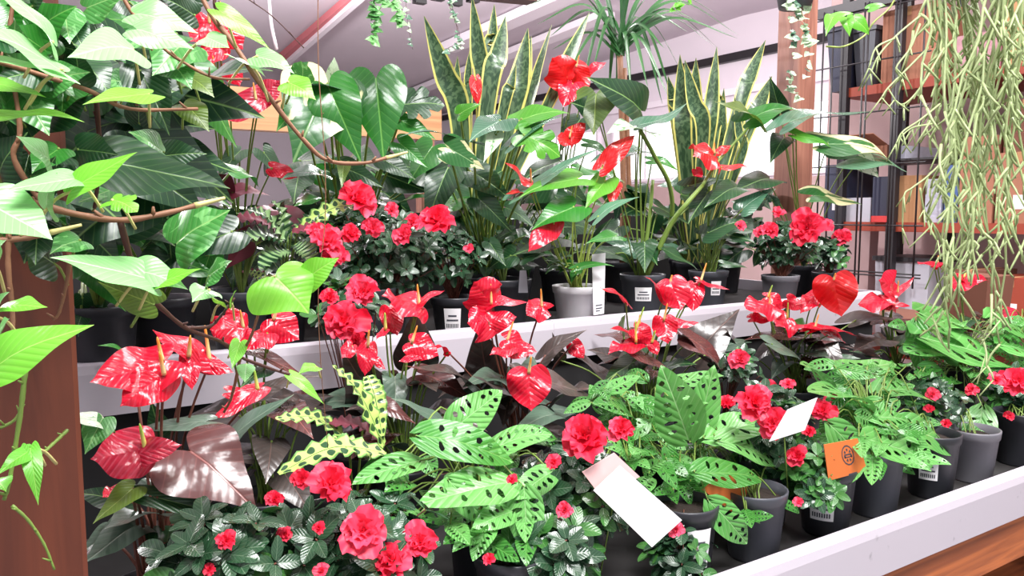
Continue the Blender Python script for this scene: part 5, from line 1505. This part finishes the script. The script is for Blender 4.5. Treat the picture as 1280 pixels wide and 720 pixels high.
def carton(pxa, pxb, z0, h, mat, label, dx=.04, dep=.28, tape=True, lab=False, flap=False, name='cardboard_box', cat='box', zz=0):
    ya, yb = rp(pxa, 260, RX+dx).y, rp(pxb, 260, RX+dx).y
    r = empty(name, (RX+dx, (ya+yb)/2, z0), label, cat)
    mb = MB(); x0 = RX+dx; y0, y1 = min(ya, yb), max(ya, yb)
    mb.box(x0, x0+dep, y0, y1, z0, z0+h); mb.build('box_body', M[mat], r, smooth_=False)
    if tape:
        mb = MB(); mb.box(x0-.001, x0+dep+.001, (y0+y1)/2-.012, (y0+y1)/2+.012, z0+h-.04, z0+h+.001); mb.build('tape', M['cardboard_tan'], r, smooth_=False)
    if lab:
        mb = MB(); mb.box(x0-.002, x0, y0+(y1-y0)*.35, y0+(y1-y0)*.6, z0+h*.2, z0+h*.4); mb.build('paper_label', M['paper'], r, smooth_=False)
    if flap:
        mb = MB(); mb.beam((x0-.0, y0, z0+h), (x0-.07, y0, z0+h+.05), .003, .002); mb.v = []; mb.f = []; mb.uv = []; mb.mi = []
        mb.add([(x0, y0, z0+h), (x0, y1, z0+h), (x0-.09, y1+.02, z0+h+.05), (x0-.09, y0+.02, z0+h+.05), (x0, y0, z0+h+.003), (x0, y1, z0+h+.003), (x0-.09, y1+.02, z0+h+.053), (x0-.09, y0+.02, z0+h+.053)],
               [(0, 1, 2, 3), (7, 6, 5, 4), (0, 4, 5, 1), (1, 5, 6, 2), (2, 6, 7, 3), (3, 7, 4, 0)]); mb.build('flap', M['cardboard'], r, smooth_=False)
    return r
def tub(pxa, pxb, z0, h, mat, label, dx=.05):
    ya, yb = rp(pxa, 100, RX+dx).y, rp(pxb, 100, RX+dx).y; y0, y1 = min(ya, yb), max(ya, yb)
    r = empty('plastic_tub', (RX+dx, (y0+y1)/2, z0), label, 'tub'); x0 = RX+dx; g = .02
    mb = MB(); mb.add([(x0+g, y0+g, z0), (x0+.3-g, y0+g, z0), (x0+.3-g, y1-g, z0), (x0+g, y1-g, z0), (x0, y0, z0+h), (x0+.3, y0, z0+h), (x0+.3, y1, z0+h), (x0, y1, z0+h)],
                      [(3, 2, 1, 0), (0, 1, 5, 4), (1, 2, 6, 5), (2, 3, 7, 6), (3, 0, 4, 7), (4, 5, 6, 7)]); mb.build('tub_body', M[mat], r, smooth_=False)
    mb = MB(); mb.box(x0-.01, x0+.31, y0-.01, y1+.01, z0+h, z0+h+.02); mb.build('rim', M[mat], r, smooth_=False)
tub(1032, 1062, 2.12, .30, 'navy', 'dark plastic tub on the top shelf, left one')
tub(1064, 1092, 2.12, .27, 'pot_charcoal', 'charcoal plastic tub on the top shelf, beside the carton')
carton(1094, 1158, 2.12, .34, 'cardboard', 'cardboard box on the top shelf right of the dark tubs')
carton(1185, 1240, 2.12, .16, 'pink_bag', 'pinkish wrapped pack on the top shelf behind the hanging cactus', name='wrapped_pack', cat='pack', tape=False)
carton(1244, 1300, 2.12, .40, 'cardboard_tan', 'tan cardboard box on the top shelf at the right edge')
carton(1030, 1056, 1.455, .29, 'navy', 'dark blue box standing left on the middle shelf', tape=False, name='storage_box', lab=True)
carton(1058, 1088, 1.455, .12, 'clear_plastic', 'pale see-through pack on the middle shelf', tape=False, name='plastic_pack', cat='pack')
carton(1090, 1108, 1.455, .22, 'navy', 'narrow dark box on the middle shelf left of the tan carton', tape=False, name='storage_box', dx=.03)
carton(1089, 1109, 1.455, .03, 'red_small', 'small red packet at the foot of the narrow dark box', tape=False, name='red_packet', cat='pack', dx=-.005, dep=.03)
carton(1112, 1150, 1.455, .22, 'cardboard_tan', 'tan cardboard box in the middle of the middle shelf')
carton(1156, 1176, 1.455, .20, 'white_bag', 'white plastic bag on the middle shelf by the hanging strands', tape=False, name='plastic_bag', cat='bag')
carton(1180, 1196, 1.455, .26, 'blue', 'narrow blue box on the middle shelf behind the hanging strands', tape=False, name='storage_box')
carton(1198, 1240, 1.455, .38, 'cardboard', 'tall cardboard box on the middle shelf behind the hanging strands')
carton(1244, 1300, 1.455, .30, 'cardboard', 'cardboard box with a white label at the right edge of the middle shelf', lab=True)
carton(1250, 1300, 1.755, .22, 'cardboard_dark', 'darker cardboard box stacked on the labelled box at the right edge', dx=.06)
mb = MB(); mb.box(RX+.02, RX+.4, rp(1172, 200).y, YA-.2, 1.745, 1.755)
sh = mb.build('shelf', M['black_metal'], rack, smooth_=False)
carton(1048, 1106, 1.757, .07, 'cardboard', 'low open cardboard tray on the thin black shelf', tape=False, flap=True)
carton(1112, 1128, 1.757-.0, .06, 'white_bag', 'small grey and white packet on the thin black shelf', tape=False, name='small_packet', cat='pack')
carton(1240, 1300, 1.05, .18, 'shelf_red', 'orange cardboard box right of the hanging strands at table height', dx=-.05, lab=True)
carton(1196, 1236, 1.05, .20, 'cardboard_dark', 'brown cardboard box behind the red anthurium at the right', dx=-.02)
# clear tub with black lid and table
ty = rp(1100, 350, 3.3)
tb = empty('side_table', (3.25, 1.9, 0), 'grey-brown side table behind the right end of the bench', 'table')
mb = MB(); mb.box(3.13, 3.5, 1.3, 2.75, 1.03, 1.06); mb.build('table_top', M['cardboard_dark'], tb, smooth_=False)
for x in (3.17, 3.45):
    for y in (1.35, 2.7):
        mb = MB(); mb.box(x-.025, x+.025, y-.025, y+.025, 0, 1.03); mb.build('leg', M['black_metal'], tb, smooth_=False)
def box_at(name, cat, label, pxa, pxb, pyt, X, z0, dep, mat, lid=None):
    a = atx(pxa, pyt, X); b = atx(pxb, pyt, X); zt = (a.z+b.z)/2
    r = empty(name, (X, (a.y+b.y)/2, z0), label, cat); y0, y1 = min(a.y, b.y), max(a.y, b.y)
    mb = MB(); mb.add([(X+.012, y0+.012, z0), (X+dep-.012, y0+.012, z0), (X+dep-.012, y1-.012, z0), (X+.012, y1-.012, z0), (X, y0, zt), (X+dep, y0, zt), (X+dep, y1, zt), (X, y1, zt)],
                      [(3, 2, 1, 0), (0, 1, 5, 4), (1, 2, 6, 5), (2, 3, 7, 6), (3, 0, 4, 7), (4, 5, 6, 7)]); mb.build('bin', M[mat], r, smooth_=False)
    if lid:
        mb = MB(); mb.box(X-.01, X+dep+.01, y0-.01, y1+.01, zt, zt+.022); mb.build('lid', M[lid], r, smooth_=False)
    return r
box_at('storage_bin', 'bin', 'clear plastic storage bin with a black lid on the lowest rack shelf', 1094, 1162, 327, 3.66, .85, .3, 'clear_plastic', 'black_metal')
box_at('cardboard_box', 'box', 'pinkish board standing behind the rack grid on the lowest shelf', 1020, 1088, 288, 3.95, .85, .08, 'wall_pink')
box_at('cardboard_box', 'box', 'cardboard box on the side table right of the clear bin', 1180, 1235, 345, 3.05, 1.06, .2, 'cardboard_dark')
# wall behind the rack
mb = MB(); mb.box(4.3, 4.4, -1.0, rp(1030, 266, 4.3).y, 0, 2.9); o = mb.build('wall_partition', M['wall_pink'], None, smooth_=False); o['kind'] = 'structure'
